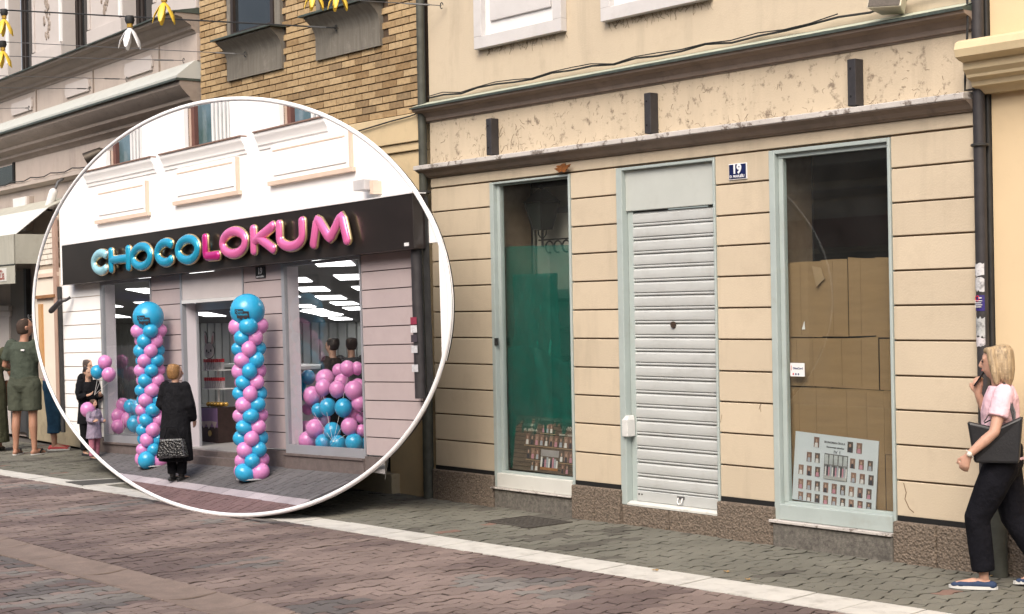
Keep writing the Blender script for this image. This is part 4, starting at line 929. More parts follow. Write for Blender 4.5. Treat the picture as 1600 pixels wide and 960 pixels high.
# ================================================================== OVERHEAD WIRES AND FLOWER LAMPS
def wire_line(a, b, r, label, sag=.0, n=14, name='overhead_wire', m=wire_m):
    pts = [a.lerp(b, i/(n-1))-Vector((0, 0, sag*math.sin(math.pi*i/(n-1)))) for i in range(n)]
    return tag(MB().tube(pts, r, 5).build(name, m, None, origin=a), label, 'wire', 'wires strung across the street')
def hookend(p, d, parent=None):
    pass
specs = [((525,44),(-30,14),'wire carrying the white flower lamp, hooked to the brick wall'),
         ((383,85),(-30,64),'second wire from the top, hooked to the concrete apron'),
         ((287,95),(-30,87),'wire hooked to the frieze just right of the last tablet'),
         ((198,124),(-30,118),'wire hooked to the frieze between two tablets'),
         ((141,139),(-30,137),'wire hooked beside the middle frieze tablet'),
         ((45,169),(-30,170),'lowest wire at the far left, hooked by the first tablet'),
         ((690,9),(440,-6),'wire hooked at the top left of the beige house')]
lines = []
for k, (h, e, lab) in enumerate(specs):
    a = at(h[0], h[1], -.06); b = at(e[0], e[1], -2.2 if k < 6 else -1.2)
    w = wire_line(a, b, .009 if k == 0 else .0045, lab, 0.0, m=cable_m if k == 0 else wire_m)
    dr_ = (b-a).normalized()
    MB().tube([a+dr_*.12, a+dr_*.36], .009, 6).build('turnbuckle', wire_m, w)
    MB().tube([a+Vector((.022*math.cos(q), 0, .03*math.sin(q))) for q in [i*math.pi/6 for i in range(11)]], .005, 5).build('hook', pipe_m, w)
    lines.append((a, b))
petal_y = mat('yellow_petal', (0.68,0.46,0.05), .35, .1, 20); petal_w = mat('white_petal', (0.72,0.73,0.74), .3, .05, 20); gold = mat('gold_wire', (0.50,0.30,0.06), .35, .1, 20, metal=.7)
def flower(p, h, m, label):
    t = thing('flower_lamp', label, 'lamp', p, 'flower lamps on the overhead wires')
    MB().tube([p+Vector((0,0,.01)), p-Vector((0,0,.03*h/.3)), p-Vector((0,0,.22*h))], [.05*h/.3*.8, .06*h/.3*.8, .045*h/.3*.8], 10).build('cap', cable_m, t, True)
    MB().tube([p-Vector((0,0,.22*h)), p-Vector((0,0,.34*h))], .03*h/.3, 8).build('collar', gold, t, True)
    for k in range(5):
        a = k*1.257+.4; d = Vector((math.cos(a), math.sin(a), 0)); s = p-Vector((0,0,.32*h))
        pts = [s, s+d*.16*h-Vector((0,0,.2*h)), s+d*.30*h-Vector((0,0,.45*h)), s+d*.36*h-Vector((0,0,.66*h))]
        MB().capsule(pts, [(.006,.012*h/.3),(.010,.028*h/.3),(.010,.032*h/.3),(.004,.014*h/.3)], 8, ref=d).build('petal', m, t, True)
def on_line(k, px):
    a, b = lines[k]; best = min((abs(pix(a.lerp(b, i/400))[0]-px), i) for i in range(401)); return a.lerp(b, best[1]/400)
p = on_line(0, 203); flower(p, .36, petal_w, 'white flower shaped lamp hanging from the overhead wire')
p = on_line(0, 6); flower(p, .30, petal_y, 'yellow flower lamp at the left edge, the upper of two')
p = on_line(1, 4); flower(p, .30, petal_y, 'yellow flower lamp at the left edge, the lower of two')
p = at(256, -14, -1.2); flower(p, .36, petal_y, 'yellow flower lamp beside the brick house, cut by the top edge')
for px in (491, 528):
    p = at(px, -30, -1.0); flower(p, .28, petal_y, 'yellow flower lamp tip at the top edge, %s of two' % ('left' if px < 500 else 'right'))
a = at(240, -30, -1.2); b = at(560, -32, -1.0); 
tag(MB().tube([a, b], .01, 5).build('overhead_wire', cable_m, None, origin=a), 'wire above the frame carrying the yellow flower lamps', 'wire', 'wires strung across the street')
# ================================================================== THE ROUND SHOP DISPLAY: a shop front built at three-quarter size behind a white oval frame
YI, YR = -1.05, -2.18             # its front plane, and the plane of the frame
TILT = .022
TI = Matrix.Translation((-15, YI, .30)) @ Matrix.Rotation(-TILT, 4, 'Y'); TIi = TI.inverted()
def il(px, py, d=0.0):
    q = TIi @ at(px, py, YI-d); return q.x, q.z
CIRC = [(378+324*math.cos(2*math.pi*k/96), 480-324*math.sin(2*math.pi*k/96)) for k in range(96)]
def oval(d=0.0): return [il(x, y, d) for x, y in CIRC]
OV0 = oval(0)
# ---- the frame
fr_pts = [at(378+325.5*math.cos(2*math.pi*k/128), 480-325.5*math.sin(2*math.pi*k/128), YR) for k in range(128)]
ring = MB().tube(fr_pts, (.018, .0205), 10, ref=(0, 1, 0), closed=True).build('display_hoop', [mat('gloss_white', (0.90,0.90,0.90), .35, .01, 5), steel_dark], None, True, angle=60, origin=fr_pts[96])
for q in ring.data.polygons: q.material_index = 1 if q.normal.y > .3 else 0      # back darkened to dim its reflection in the shop window
tag(ring, 'huge thin white hoop standing before the balloon decorated shop', 'hoop')

sunlit_white = mat('sunlit_white_wall', (0.90,0.885,0.87), .8, .02, 3, dirt=.10, dirtcol=(.7,.62,.52), dscale=2.5)  # wall as the sun lights it, sunlight put into the colour
mauve = mat('shaded_mauve_wall', (0.415,0.345,0.345), .8, .05, 3, bump=.06, bscale=90, dirt=.2, dirtcol=(.28,.2,.19), dscale=4)  # the lower wall in shade, shade put into the colour
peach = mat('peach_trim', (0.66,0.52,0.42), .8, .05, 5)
shop = thing('balloon_shop', 'sunlit white and shaded mauve shop front with black sign inside the white hoop', 'building', TI @ Vector((0, 0, 0)))
def pane_piece(name, poly, y0, y1, m, parent=None, off=0.0, bevel=0.0):
    q = clip(poly, oval(off))
    if len(q) < 3: return None
    if y1 in (.05, .06) and name != 'plinth_stone': MB(TI).prism(q, y1+.002, y1+.012).build('added_dark_back', dark_room, parent or shop)  # unseen dark back, added to darken the set's reflection in the windows
    return MB(TI).prism(q, y0, y1).build(name, m, parent or shop, bevel=bevel)
def rect(a0, a1, b0, b1): return [(a0, b0), (a1, b0), (a1, b1), (a0, b1)]
aA = il(97, 560)[0]; aW0 = il(160, 560)[0]; aW1 = il(239, 560)[0]; aD0 = il(285, 560)[0]; aD1 = il(384, 560)[0]; aR0 = il(444, 560)[0]; aR1 = il(568, 560)[0]; aP = il(657, 540)[0]; aP2 = il(690, 540)[0]; aE = 5.0
bS0 = (il(97, 447, .15)[1]+il(645, 388, .15)[1])/2; bS1 = (il(97, 388, .15)[1]+il(645, 297, .15)[1])/2
bPl = .17
# lower wall: courses of blocks on each pier, left pier in the sunlit white, the others in the shaded tone
RH = .172
for x0, x1, m in ((aA+.01, aW0-.006, sunlit_white), (aW1+.006, aD0-.006, mauve), (aD1+.006, aR0-.006, mauve), (aR1+.006, aP-.02, mauve)):
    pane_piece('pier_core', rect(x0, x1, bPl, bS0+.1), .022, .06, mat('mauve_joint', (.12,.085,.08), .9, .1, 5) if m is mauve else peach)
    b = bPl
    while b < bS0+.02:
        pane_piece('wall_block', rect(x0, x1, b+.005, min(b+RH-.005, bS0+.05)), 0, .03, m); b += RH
pane_piece('wall_end', rect(aP2, aE, -.4, 3.0), 0, .05, sunlit_white)
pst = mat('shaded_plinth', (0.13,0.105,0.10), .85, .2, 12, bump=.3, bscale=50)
for x0, x1, yy, bt in ((aA-.4, aW0, -.02, bPl-.01), (aW0, aW1, -.03, .10), (aW1, aD0, -.02, bPl-.01), (aD0, aD1, -.03, .10), (aD1, aR0, -.02, bPl-.01), (aR0, aR1, -.035, .12), (aR1, aP-.02, -.02, bPl-.01)):
    pane_piece('plinth_stone', rect(x0+.003, x1-.003, -.06, bt), yy, .06, pst)
pane_piece('door_step', rect(aD0-.05, aD1+.05, -.06, .045), -.12, -.031, pst)
# upper wall with openings
bSill = 3.40
WIN = [(-2.88,-1.93), (-.90,.12), (1.12,2.12)]
pane_piece('upper_wall', rect(aA+.03, aE, bS0+.05, bSill), 0, .05, sunlit_white)
xs = [aA+.03] + [v for w in WIN for v in w] + [aE]
for k in range(0, len(xs), 2): pane_piece('window_pier', rect(xs[k], xs[k+1], bSill+.001, 5), 0, .05, sunlit_white)
sashm = mat('brown_sash', (0.13,0.06,0.05), .5); skyglass = mat('sky_blue_glazing', (0.20,0.30,0.38), .08, .3, 3, col2=(.05,.10,.10), spec=.6)
for k, (x0, x1) in enumerate(WIN):
    w = pane_piece('window', rect(x0, x1, bSill, 5), .14, .16, skyglass, off=-.14)
    if w:
        for q in (rect(x0, x0+.07, bSill, 5), rect(x1-.04, x1, bSill, 5), rect(x0+.07, x1-.04, bSill, bSill+.05)): pane_piece('sash', q, .09, .139, sashm, w, off=-.1)
        for j in range(7):
            c = x0+.40+j*.085
            if c < x1-.09: pane_piece('blind_slat', rect(c, c+.045, bSill+.051, 5), .12, .138, white_p, w, off=-.12)
        pane_piece('reveal', rect(x0-.004, x0+.0, bSill, 5), .051, .16, peach, w)
for k, (x0, x1, bb) in enumerate(((-3.40,-1.58,bSill-.0), (-1.37,.46,bSill), (.72,2.7,bSill+.005))):
    P = [(.0, bb-.17), (-.012, bb-.17), (-.016, bb-.14), (-.03, bb-.125), (-.034, bb-.09), (-.06, bb-.05), (-.07, bb-.03), (-.07, bb), (.0, bb)]
    # keep the moulding inside the oval
    lim = [q for q in clip(rect(x0, x1, bb-.19, bb), oval(.05))]
    if lim:
        xa, xb = min(q[0] for q in lim if q[1] > bb-.05), max(q[0] for q in lim if q[1] > bb-.05)
        s_ = MB(TI).extrude_x(P, xa, xb).build('window_sill', sunlit_white, shop, True, angle=30)
        MB(TI).box(xa-.005, xb-.0, -.085, .0, bb+.001, bb+.016).build('sill_flashing', mat('brown_flashing', (0.22,0.14,0.11), .6), s_)
for k, (x0, x1, b0, b1) in enumerate(((-3.10,-1.80,2.80,3.16), (-1.08,.28,2.86,3.21), (.98,2.42,2.89,3.24))):
    pane_piece('apron_panel', rect(x0-.05, x1+.05, b0-.045, b0-.003), -.05, -.001, peach, off=.03)
    pane_piece('apron_frame', rect(x0, x1, b0, b1), -.03, -.001, sunlit_white, off=.02)
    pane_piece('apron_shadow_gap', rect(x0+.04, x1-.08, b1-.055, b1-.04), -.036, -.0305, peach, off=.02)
    pane_piece('apron_field', rect(x0+.05, x1-.06, b0+.05, b1-.07), -.04, -.0305, sunlit_white, off=.02)
    pane_piece('apron_edge', rect(x1+.001, x1+.015, b0, b1-.0), -.045, -.001, peach, off=.03)
# wall light box
bx = il(571, 290, .08); lbx = thing('wall_light', 'small white box light on the upper wall right of the sign letters', 'light', TI @ Vector((bx[0], -.08, bx[1])))
MB(TI).box(bx[0]-.09, bx[0]+.10, -.16, -.001, bx[1]-.05, bx[1]+.05).build('box', mat('light_box_grey', (0.55,0.53,0.53), .5), lbx, bevel=.006)
MB(TI).box(bx[0]+.10, bx[0]+.15, -.10, -.001, bx[1]-.09, bx[1]+.03).build('bracket', peach, lbx)
# neighbour strip with white bricks, pipes and brackets at the left
bL = aA-.02
pane_piece('brick_backing', rect(-6.5, bL, bS0-.35+.6, 3.1), .02, .05, mat('pale_mortar', (.42,.34,.26), .9))
bwm = mat('pale_brick', (0.72,0.66,0.57), .85, .1, 6)
b = bS0+.3; r_ = 0
while b < 3.0:
    x = bL-.02-(.11 if r_ % 2 else 0)
    while x > -5.6:
        pane_piece('brick', rect(x-.205, x-.008, b+.005, b+.062), .0, .02, bwm); x -= .213
    b += .068; r_ += 1
pane_piece('side_wall', rect(-6.5, bL, -.4, bS0+.245), .0, .05, mat('warm_white_wall', (0.74,0.66,0.56), .85, .05, 3))
pane_piece('side_band', rect(-6.5, bL, bS0+.14, bS0+.19), -.03, -.001, peach, off=.02)
pane_piece('side_band', rect(-6.5, bL-.05, bS0-.13, bS0-.09), -.05, -.001, mat('rust_brown', (.28,.14,.06), .8, .3, 12), off=.03)
pane_piece('side_post', rect(bL-.10, bL-.002, -.2, 3.3), -.04, -.001, mat('tan_post', (0.40,0.27,0.21), .8, .1, 5), off=.03)
pane_piece('side_post', rect(bL-.62, bL-.52, -.2, bS0-.2), -.03, -.001, mat('ochre_post', (0.50,0.28,0.12), .8, .1, 5), off=.02)
MB(TI).tube([(aA+.045,-.03,.2),(aA+.045,-.03,bS0)], .028, 10).build('corner_pipe', pipe_m, shop, True)
aq, bq = il(85, 478, .2)
cc = thing('security_camera', 'dark bullet camera on a bracket left of the black shop sign', 'security camera', TI @ Vector((aq, -.1, bq)))
MB(TI).capsule([(aq+.05,-.14,bq+.05),(aq-.10,-.20,bq-.06)], .035, 10).build('housing', steel_dark, cc, True)
MB(TI).tube([(aq+.05,-.14,bq+.05),(aq+.10,-.10,bq+.06),(aq+.13,-.042,bq+.10)], .018, 8).build('arm', steel_dark, cc, True)
# right side: drain pipe with stickers
dpp = thing('shop_drainpipe', 'dark drainpipe with scraps of stickers at the right end of the balloon shop', 'drainpipe', TI @ Vector(((aP+aP2)/2, -.04, 0)))
am = aP+.05; q0 = il(690, 560)[1]
def arc_b(a, top): 
    c = [p for p in OV0]; best = [p for p in c if abs(p[0]-a) < .22]
    return (max if top else min)(best, key=lambda p: p[1])[1]
bt, bo = arc_b(am, True)-.12, arc_b(am, False)+.22
MB(TI).tube([(am,-.05,bo),(am,-.05,bt)], .052, 12).build('pipe', steel_dark, dpp, True)
MB(TI).box(am+.06, am+.13, -.02, .0, bo+.05, bt-.05).build('duct', pipe_m, dpp)
for k, (py, cl) in enumerate(((500,(.25,.03,.06)), (513,(.6,.6,.62)), (528,(.05,.04,.05)), (545,(.5,.5,.52)), (575,(.5,.5,.52)))):
    bb = il(672, py, .08)[1]; MB(TI).box(am-.045, am+.045, -.106, -.1025, bb-.035, bb+.03).build('sticker', mat('pipe_sticker_%d' % k, cl, .7, .2, 30, dirt=.5, dirtcol=(.05,.05,.05), dscale=25), dpp)
# ---- sign
sgn = thing('shop_sign', 'long black shop sign with blue and pink balloon letters CHOCOLOKUM', 'sign', TI @ Vector((0, -.15, bS0)))
sa0, sa1 = il(97, 417, .15)[0], il(645, 340, .15)[0]
MB(TI).box(sa0, sa1, -.15, -.001, bS0, bS1).build('panel', mat('black_sign_panel', (0.022,0.017,0.016), .28, .2, 3, coat=.3), sgn, bevel=.006)
MB(TI).box(sa0-.005, sa1+.005, -.155, -.001, bS1+.001, bS1+.012).build('top_trim', white_p, sgn)
MB(TI).box(sa1-.14, sa1-.07, -.153, -.1505, bS0+.03, bS0+.06).build('white_tag', paper, sgn)
foil_b = mat('blue_foil', (0.02,0.36,0.58), .22, .06, 6, metal=.25, coat=.5); foil_lb = mat('pale_blue_foil', (0.36,0.68,0.78), .22, .06, 6, metal=.25, coat=.5)
foil_p = mat('pink_foil', (0.80,0.17,0.42), .22, .06, 6, metal=.25, coat=.5); foil_m = mat('magenta_foil', (0.50,0.02,0.20), .22, .06, 6, metal=.25, coat=.5)
gold_e = mat('gold_edge', (0.62,0.47,0.25), .3, .1, 10, metal=.8)
def arc(cx, cy, rx, ry, a0, a1, n=18): return [(cx+rx*math.cos(R(a0+(a1-a0)*i/n)), cy+ry*math.sin(R(a0+(a1-a0)*i/n))) for i in range(n+1)]
GL = {'C': [arc(.54,.5,.54,.5,48,312)], 'O': [arc(.5,.5,.5,.5,0,360,28)], 'H': [[(0,0),(0,1)],[(1,0),(1,1)],[(0,.5),(1,.5)]],
      'L': [[(0,1),(0,0),(1,0)]], 'K': [[(0,0),(0,1)],[(1,1),(.06,.45)],[(.25,.58),(1,0)]], 'U': [[(0,1),(0,.45)]+arc(.5,.42,.5,.42,180,360,14)+[(1,.45),(1,1)]],
      'M': [[(0,0),(.14,1),(.5,.12),(.86,1),(1,0)]]}
LET = [('C',65,158,235,390,foil_lb),('H',160,275,215,378,foil_b),('O',275,393,197,365,foil_b),('C',408,515,175,345,foil_b),('O',520,650,155,333,foil_b),
       ('L',668,760,140,312,foil_m),('O',760,910,112,300,foil_p),('K',928,1062,88,282,foil_p),('U',1068,1222,60,262,foil_p),('M',1248,1465,25,245,foil_p)]
for ch, x0, x1, y0, y1, m in LET:
    cxp = 120+.2875*(x0+x1)/2; hh = .2875*(y1-y0)
    yc = 320+.2875*(y0+y1)/2
    aL = il(120+.2875*x0, yc, .26)[0]; aRr = il(120+.2875*x1, yc, .26)[0]; bB = il(cxp, yc+hh/2*.93, .26)[1]; bT = il(cxp, yc-hh/2*.93, .26)[1]
    st_ = .050 if ch != 'M' else .053
    w, h = aRr-aL-2*st_, bT-bB-2*st_
    def strokes(off, rr, y, flat, nm, mt):
        g = MB(TI)
        for s in GL[ch]:
            pts = [(aL+st_+p[0]*w, y, bB+st_+p[1]*h) for p in s]
            # round the corners of angular strokes
            if ch in 'LM':
                q = []
                for i, p in enumerate(pts):
                    if 0 < i < len(pts)-1:
                        a_, c_ = Vector(pts[i-1]), Vector(pts[i+1]); b_ = Vector(p); k = min(.05, (a_-b_).length*.3, (c_-b_).length*.3)
                        q += [b_+(a_-b_).normalized()*k, b_*.5+(b_+(a_-b_).normalized()*k)*.25+(b_+(c_-b_).normalized()*k)*.25, b_+(c_-b_).normalized()*k]
                    else: q.append(Vector(p))
                pts = q
            if ch == 'O': g.tube(pts[:-1], (flat, rr), 14, ref=(0, 1, 0), closed=True)
            else: g.capsule(pts, (flat, rr) if False else [(flat, rr)]*len(pts), 14, ref=(0, 1, 0))
        return g.build(nm, mt, sgn, True, angle=70)
    strokes(0, st_, -.220, .030, 'balloon_letter', m)
    strokes(0, st_+.008, -.203, .030, 'letter_backing', gold_e)
# number plate
n2 = thing('house_number_plate', 'small black plate reading 19 under the black shop sign', 'sign', TI @ Vector((*il(408,426), 0)).xzy)
na, nb = il(408, 426); MB(TI).box(na-.095, na+.095, -.012, -.0005, nb-.06, nb+.06).build('plate', mat('black_enamel', (0.012,0.012,0.015), .3), n2, bevel=.002)
text_mb('19', .09, Matrix.Translation((na, -.0135, nb+.012)), .001, .003, None, TI).build('numerals', white_en, n2)
text_mb('MAVLEŠU', .022, Matrix.Translation((na, -.0135, nb-.044)), .0008, .0004, .15, TI).build('street_name', white_en, n2)
# ---- windows and door of the balloon shop
alu = mat('grey_aluminium', (0.36,0.37,0.40), .4, .05, 4, metal=.3); rev = mat('white_reveal', (0.60,0.56,0.60), .7, .04, 4)
def dwin(x0, x1, b0, b1, nm, lw_=.10):
    f = MB(TI); f.box(x0, x0+.055, -.01, .03, b0, b1); f.box(x1-.02, x1, -.01, .03, b0, b1); f.box(x0+.055, x1-.02, -.01, .03, b1-.03, b1); f.box(x0+.055, x1-.02, -.012, .03, b0, b0+.085)
    w = f.build('window_frame', alu, shop)
    MB(TI).box(x0+.055, x1-.02, .004, .008, b0+.085, b1-.03).build('pane', clear_glass, w)
    MB(TI).box(x0+.02, x0+.055, .031, .16, b0+.085, b1-.03).build('reveal', rev, w)
    MB(TI).box(x0, x1, -.05, -.0125, b0-.02, b0+.0).build('sill', pst, w)
    return w
dwin(aW0, aW1, .12, bS0-.002, 'left'); dwin(aR0, aR1, .14, bS0-.002, 'right')
dfr = MB(TI).box(aD0, aD0+.045, -.01, .04, .05, bS0-.001).build('door_frame', alu, shop); MB(TI).box(aD1-.02, aD1, -.01, .04, .05, bS0-.001).build('frame_post', alu, dfr)
bPan = il(330, 466)[1]
MB(TI).box(aD0+.045, aD1-.02, .0, .06, bPan, bS0-.002).build('shutter_housing', mat('pale_mauve_panel', (0.50,0.46,0.46), .6, .05, 4), dfr)
MB(TI).box(aD0+.045, aD1-.02, -.015, .06, bPan-.04, bPan-.003).build('shutter_rail', mat('light_rail', (.6,.6,.6), .4, .05, 5), dfr)
aG = il(311, 600, -.3)[0]
MB(TI).add([(aD0+.045,.041,.05),(aD0+.045,.041,bPan-.04),(aD0+.06,.15,bPan-.04),(aD0+.06,.15,.05),(aD0+.02,.041,.05),(aD0+.02,.041,bPan-.04),(aD0+.03,.15,bPan-.04),(aD0+.03,.15,.05)], [(0,1,2,3),(7,6,5,4),(0,4,5,1),(1,5,6,2),(2,6,7,3),(3,7,4,0)]).build('door_reveal', rev, dfr)
MB(TI).box(aD0+.06, aD1, .15, .158, bPan-.12, bPan-.03).build('transom', alu, dfr)
MB(TI).box(aD0+.065, aD0+.085, .145, .17, .08, bPan-.12).build('door_post', alu, dfr)

# ---- interior: one deep room behind windows and door
room = thing('shop_interior', 'lit grey shop room with ceiling light panels behind the balloon shop windows', 'room', (-16, .5, .42))
FOOT = [(-18.7,-1.0),(-12.28,-1.0),(-13.66,.0),(-17.2,3.2),(-28.5,3.2)]
rwall = mat('grey_shop_wall', (0.50,0.49,0.47), .85, .06, 3); rfl = mat('shop_floor', (0.34,0.33,0.33), .3, .05, 4)
FZ = .40
def cz(p): return 2.50-.19*(p[1]+1.05)
g = MB(); n = len(FOOT)
for k in range(1, n):
    a, b = FOOT[k], FOOT[(k+1) % n]
    MB().add([(a[0],a[1],FZ-.1),(b[0],b[1],FZ-.1),(b[0],b[1],cz(b)+.05),(a[0],a[1],cz(a)+.05)], [(0,1,2,3)]).build('wall', rwall, room)
MB().slabz([(p[0], p[1], FZ) for p in FOOT], -.04, 0).build('floor', rfl, room)
MB().slabz([(p[0], p[1], cz(p)) for p in FOOT], 0, .05).build('ceiling', mat('shop_ceiling', (0.20,0.195,0.19), .9, .05, 3), room)
nrm = Vector((0, .19, 1)).normalized(); p0 = Vector((0, -1.05, 2.50))
def ceil_hit(px, py):
    r = ray(px, py); return CAM + r*((p0-CAM).dot(nrm)/r.dot(nrm))
lamp_m = mat('light_panel', (0.8,0.8,0.8), .5, .01, 3, emit=(1.0,0.99,0.97), estr=3.2)
for cx, cy, w, h in ((520,411,58,9),(546,433,42,7),(470,437,24,6),(488,452,44,6),(516,465,40,5),(537,474,36,4),(476,478,24,3.5),(492,485,32,3.5),(552,482,26,3.5),(512,492,30,3),(531,498,28,3),(455,462,18,4),(562,450,18,5)):
    P = [ceil_hit(cx-w/2-4, cy-h/2), ceil_hit(cx+w/2-4, cy-h/2-w*.03), ceil_hit(cx+w/2+6, cy+h/2-w*.03), ceil_hit(cx-w/2+6, cy+h/2)]
    if min(p.y for p in P) < -.98 or max(p.y for p in P) > 3.1: continue
    MB().slabz([(p.x, p.y, p.z) for p in P], -.012, -.002).build('light_panel', lamp_m, room)
for x in (-25.2, -23.6, -22.0, -20.4, -18.8, -17.2):  # added panels out of view, to brighten the left of the room
    for y in (-.55, .35, 1.25, 2.15):
        if x < -18.7-(y+1)*2.2: continue
        if x > -15.2-(y+1)*.5 or (x > -17.5 and y > .5): continue
        MB().slabz([(x, y, cz((x, y))), (x+.62, y, cz((x, y))), (x+.62, y+.3, cz((x, y+.3))), (x, y+.3, cz((x, y+.3)))], -.012, -.002).build('light_panel', lamp_m, room)  # added unseen panel, only there to brighten the room
for x0, x1 in ((-24, -17.5),):
    for k in range(40):
        x = -26.5+k*.24; MB().box(x, x+.19, 3.10, 3.13, FZ, 1.95).build('curtain_strip', mat('grey_blind', (0.46,0.47,0.45), .8, .08, 5), room)
MB().box(-21.6,-21.2,1.2,1.25,1.2,1.9).build('blue_screen', mat('blue_screen', (0.05,0.06,0.3), .4, .1, 5, emit=(.12,.14,.8), estr=.7), room)
cnt = thing('shop_counter', 'grey counter inside the balloon shop behind the door', 'counter', (-18.3, 1.3, FZ))
MB().box(-19.2,-17.3,1.2,1.7,FZ,1.15).build('body', mat('counter_grey', (.33,.33,.34), .5, .05, 4), cnt); MB().box(-19.25,-17.25,1.15,1.75,1.151,1.19).build('top', white_p, cnt)
# display stand with rabbit board in the doorway
da, db = il(334, 600, -.55)
stn = thing('sweet_stand', 'purple and brown sweet stand with red capped bottles behind the shop door', 'display stand', TI @ Vector((da, .55, .1)))
w_ = .20
def ib(px, py, d=-.55): return il(px, py, d)
b0 = FZ-.30+.02
hb = ib(334, 636)[1]; 
MB(TI).box(da-w_, da+w_, .48, .72, b0, hb).build('base_box', mat('dark_choc_print', (0.035,0.02,0.018), .5, .3, 14), stn)
MB(TI).box(da-w_+.005, da+w_-.005, .474, .4795, b0+(hb-b0)*.45, hb-.01).build('purple_print', mat('purple_print', (0.20,0.12,0.24), .5, .15, 8), stn)
MB(TI).prism([(da-w_+.01, b0+(hb-b0)*.6), (da-.12, b0+(hb-b0)*.42), (da-.06, b0+(hb-b0)*.55), (da, b0+(hb-b0)*.4), (da+.08, b0+(hb-b0)*.58), (da+.14, b0+(hb-b0)*.42), (da+w_-.01, b0+(hb-b0)*.6), (da+.05, b0+(hb-b0)*.62)], .468, .4735).build('cream_drip_print', mat('cream_drip', (.42,.34,.33), .5), stn)
MB(TI).disc_y((da+.02, b0+(hb-b0)*.28), .035, .466, .4735, 14).build('round_print', mat('gold_print', (.45,.33,.12), .5), stn)
g = thing; hb2 = ib(334, 622)[1]
for k in range(10): MB(TI).ball((da-w_+.04+k*.038, .56+.04*(k % 2), hb+.03), .03, .03, .028, 8, 6).build('gold_sweet', mat('gold_foil', (.55,.33,.08), .3, .2, 20, metal=.5), stn, True)
MB(TI).tube([(da+.02,.60,hb),(da+.02,.60,ib(334,560)[1])], .014, 8).build('pole', white_p, stn)
for py in (607, 578):
    bb = ib(334, py)[1]; MB(TI).box(da-w_-.02, da+w_+.04, .52, .68, bb-.012, bb).build('shelf', white_p, stn)
    for k in range(9):
        x = da-w_+.005+k*.05; MB(TI).box(x-.014, x+.014, .54, .57, bb+.001, bb+.085).build('bottle', mat('pale_bottle', (.38,.36,.38), .3), stn); MB(TI).box(x-.017, x+.017, .537, .573, bb+.086, bb+.125).build('red_cap', mat('red_cap', (.42,.03,.04), .4), stn)
ra, rbb = ib(333, 548)
rab = thing('rabbit_board', 'flat white rabbit head board standing on the sweet stand', 'board', TI @ Vector((ra, .5, rbb-.12)))
def ell(cx, cz_, rx, rz, tilt=0, n=22): return [(cx+rx*math.cos(t)*math.cos(tilt)-rz*math.sin(t)*math.sin(tilt), cz_+rx*math.cos(t)*math.sin(tilt)+rz*math.sin(t)*math.cos(tilt)) for t in [2*math.pi*k/n for k in range(n)]]
rw_ = mat('rabbit_white', (.66,.60,.60), .6, .02, 5); rd_ = mat('rabbit_outline', (.03,.025,.03), .6); rp_ = mat('rabbit_pink', (.55,.33,.33), .6)
for poly, e, m_, y in ((ell(ra,rbb,.125,.095),1,rd_,.50),(ell(ra-.075,rbb+.14,.04,.085,.25),1,rd_,.503),(ell(ra+.085,rbb+.135,.04,.085,-.3),1,rd_,.503),
                       (ell(ra,rbb,.115,.086),1,rw_,.495),(ell(ra-.075,rbb+.14,.031,.075,.25),1,rw_,.498),(ell(ra+.085,rbb+.135,.031,.075,-.3),1,rw_,.498),
                       (ell(ra-.075,rbb+.13,.018,.05,.25),1,rp_,.4945),(ell(ra+.085,rbb+.125,.018,.05,-.3),1,rp_,.4945),
                       (ell(ra-.05,rbb,.012,.016),1,rd_,.491),(ell(ra+.05,rbb,.012,.016),1,rd_,.491),(ell(ra,rbb-.02,.01,.008),1,rd_,.491)):
    MB(TI).prism(poly, y, y+.0035).build('cutout', m_, rab)

# ---- raked floor before the shop
FSL = .303
def fz(x, y): return .30+TILT*(x+15)+FSL*(y-YI)
fn = Vector((-TILT, -FSL, 1)).normalized(); fp = Vector((-15, YI, .30))
def fhit(px, py):
    r = ray(px, py); return CAM + r*((fp-CAM).dot(fn)/r.dot(fn))
low = []
for k in range(181):
    t = 2*math.pi*k/360+math.pi
    p = fhit(378+324*math.cos(t), 480-324*math.sin(t))
    if YR-.02 < p.y < YI-.0 and p.x < -8: low.append((p.x, p.y))
pf = [(low[0][0], YI)] + low + [(low[-1][0], YI)]
flr = tag(MB().slabz([(x, y, fz(x, y)-.012) for x, y in pf], -.010, 0).build('shop_pavement', mat('dark_joint', (0.06,0.055,0.06), .95, .2, 20)), kind='structure')
L1, L2 = fhit(191, 740), fhit(484, 781); L3, L4 = fhit(230, 757), fhit(455, 791)
bs = (L2.y-L1.y)/(L2.x-L1.x)
def iband(x): return L1.y+bs*(x-L1.x)
wband = .13
V, Fc, TN = [], [], []
pw, plh = .085, .155
def zline(off): return [(-21, iband(-21)+off), (-8, iband(-8)+off)]
t0_, t1_ = zline(0), zline(-wband)
IZ = [('walk', [t0_[0], t0_[1], (-8, 0), (-21, 0)]), ('band', [t1_[0], t1_[1], t0_[1], t0_[0]]), ('red', [(-21, -4), (-8, -4), t1_[1], t1_[0]])]
if sum((pf[k][0]*pf[(k+1) % len(pf)][1]-pf[(k+1) % len(pf)][0]*pf[k][1]) for k in range(len(pf))) < 0: pf = pf[::-1]
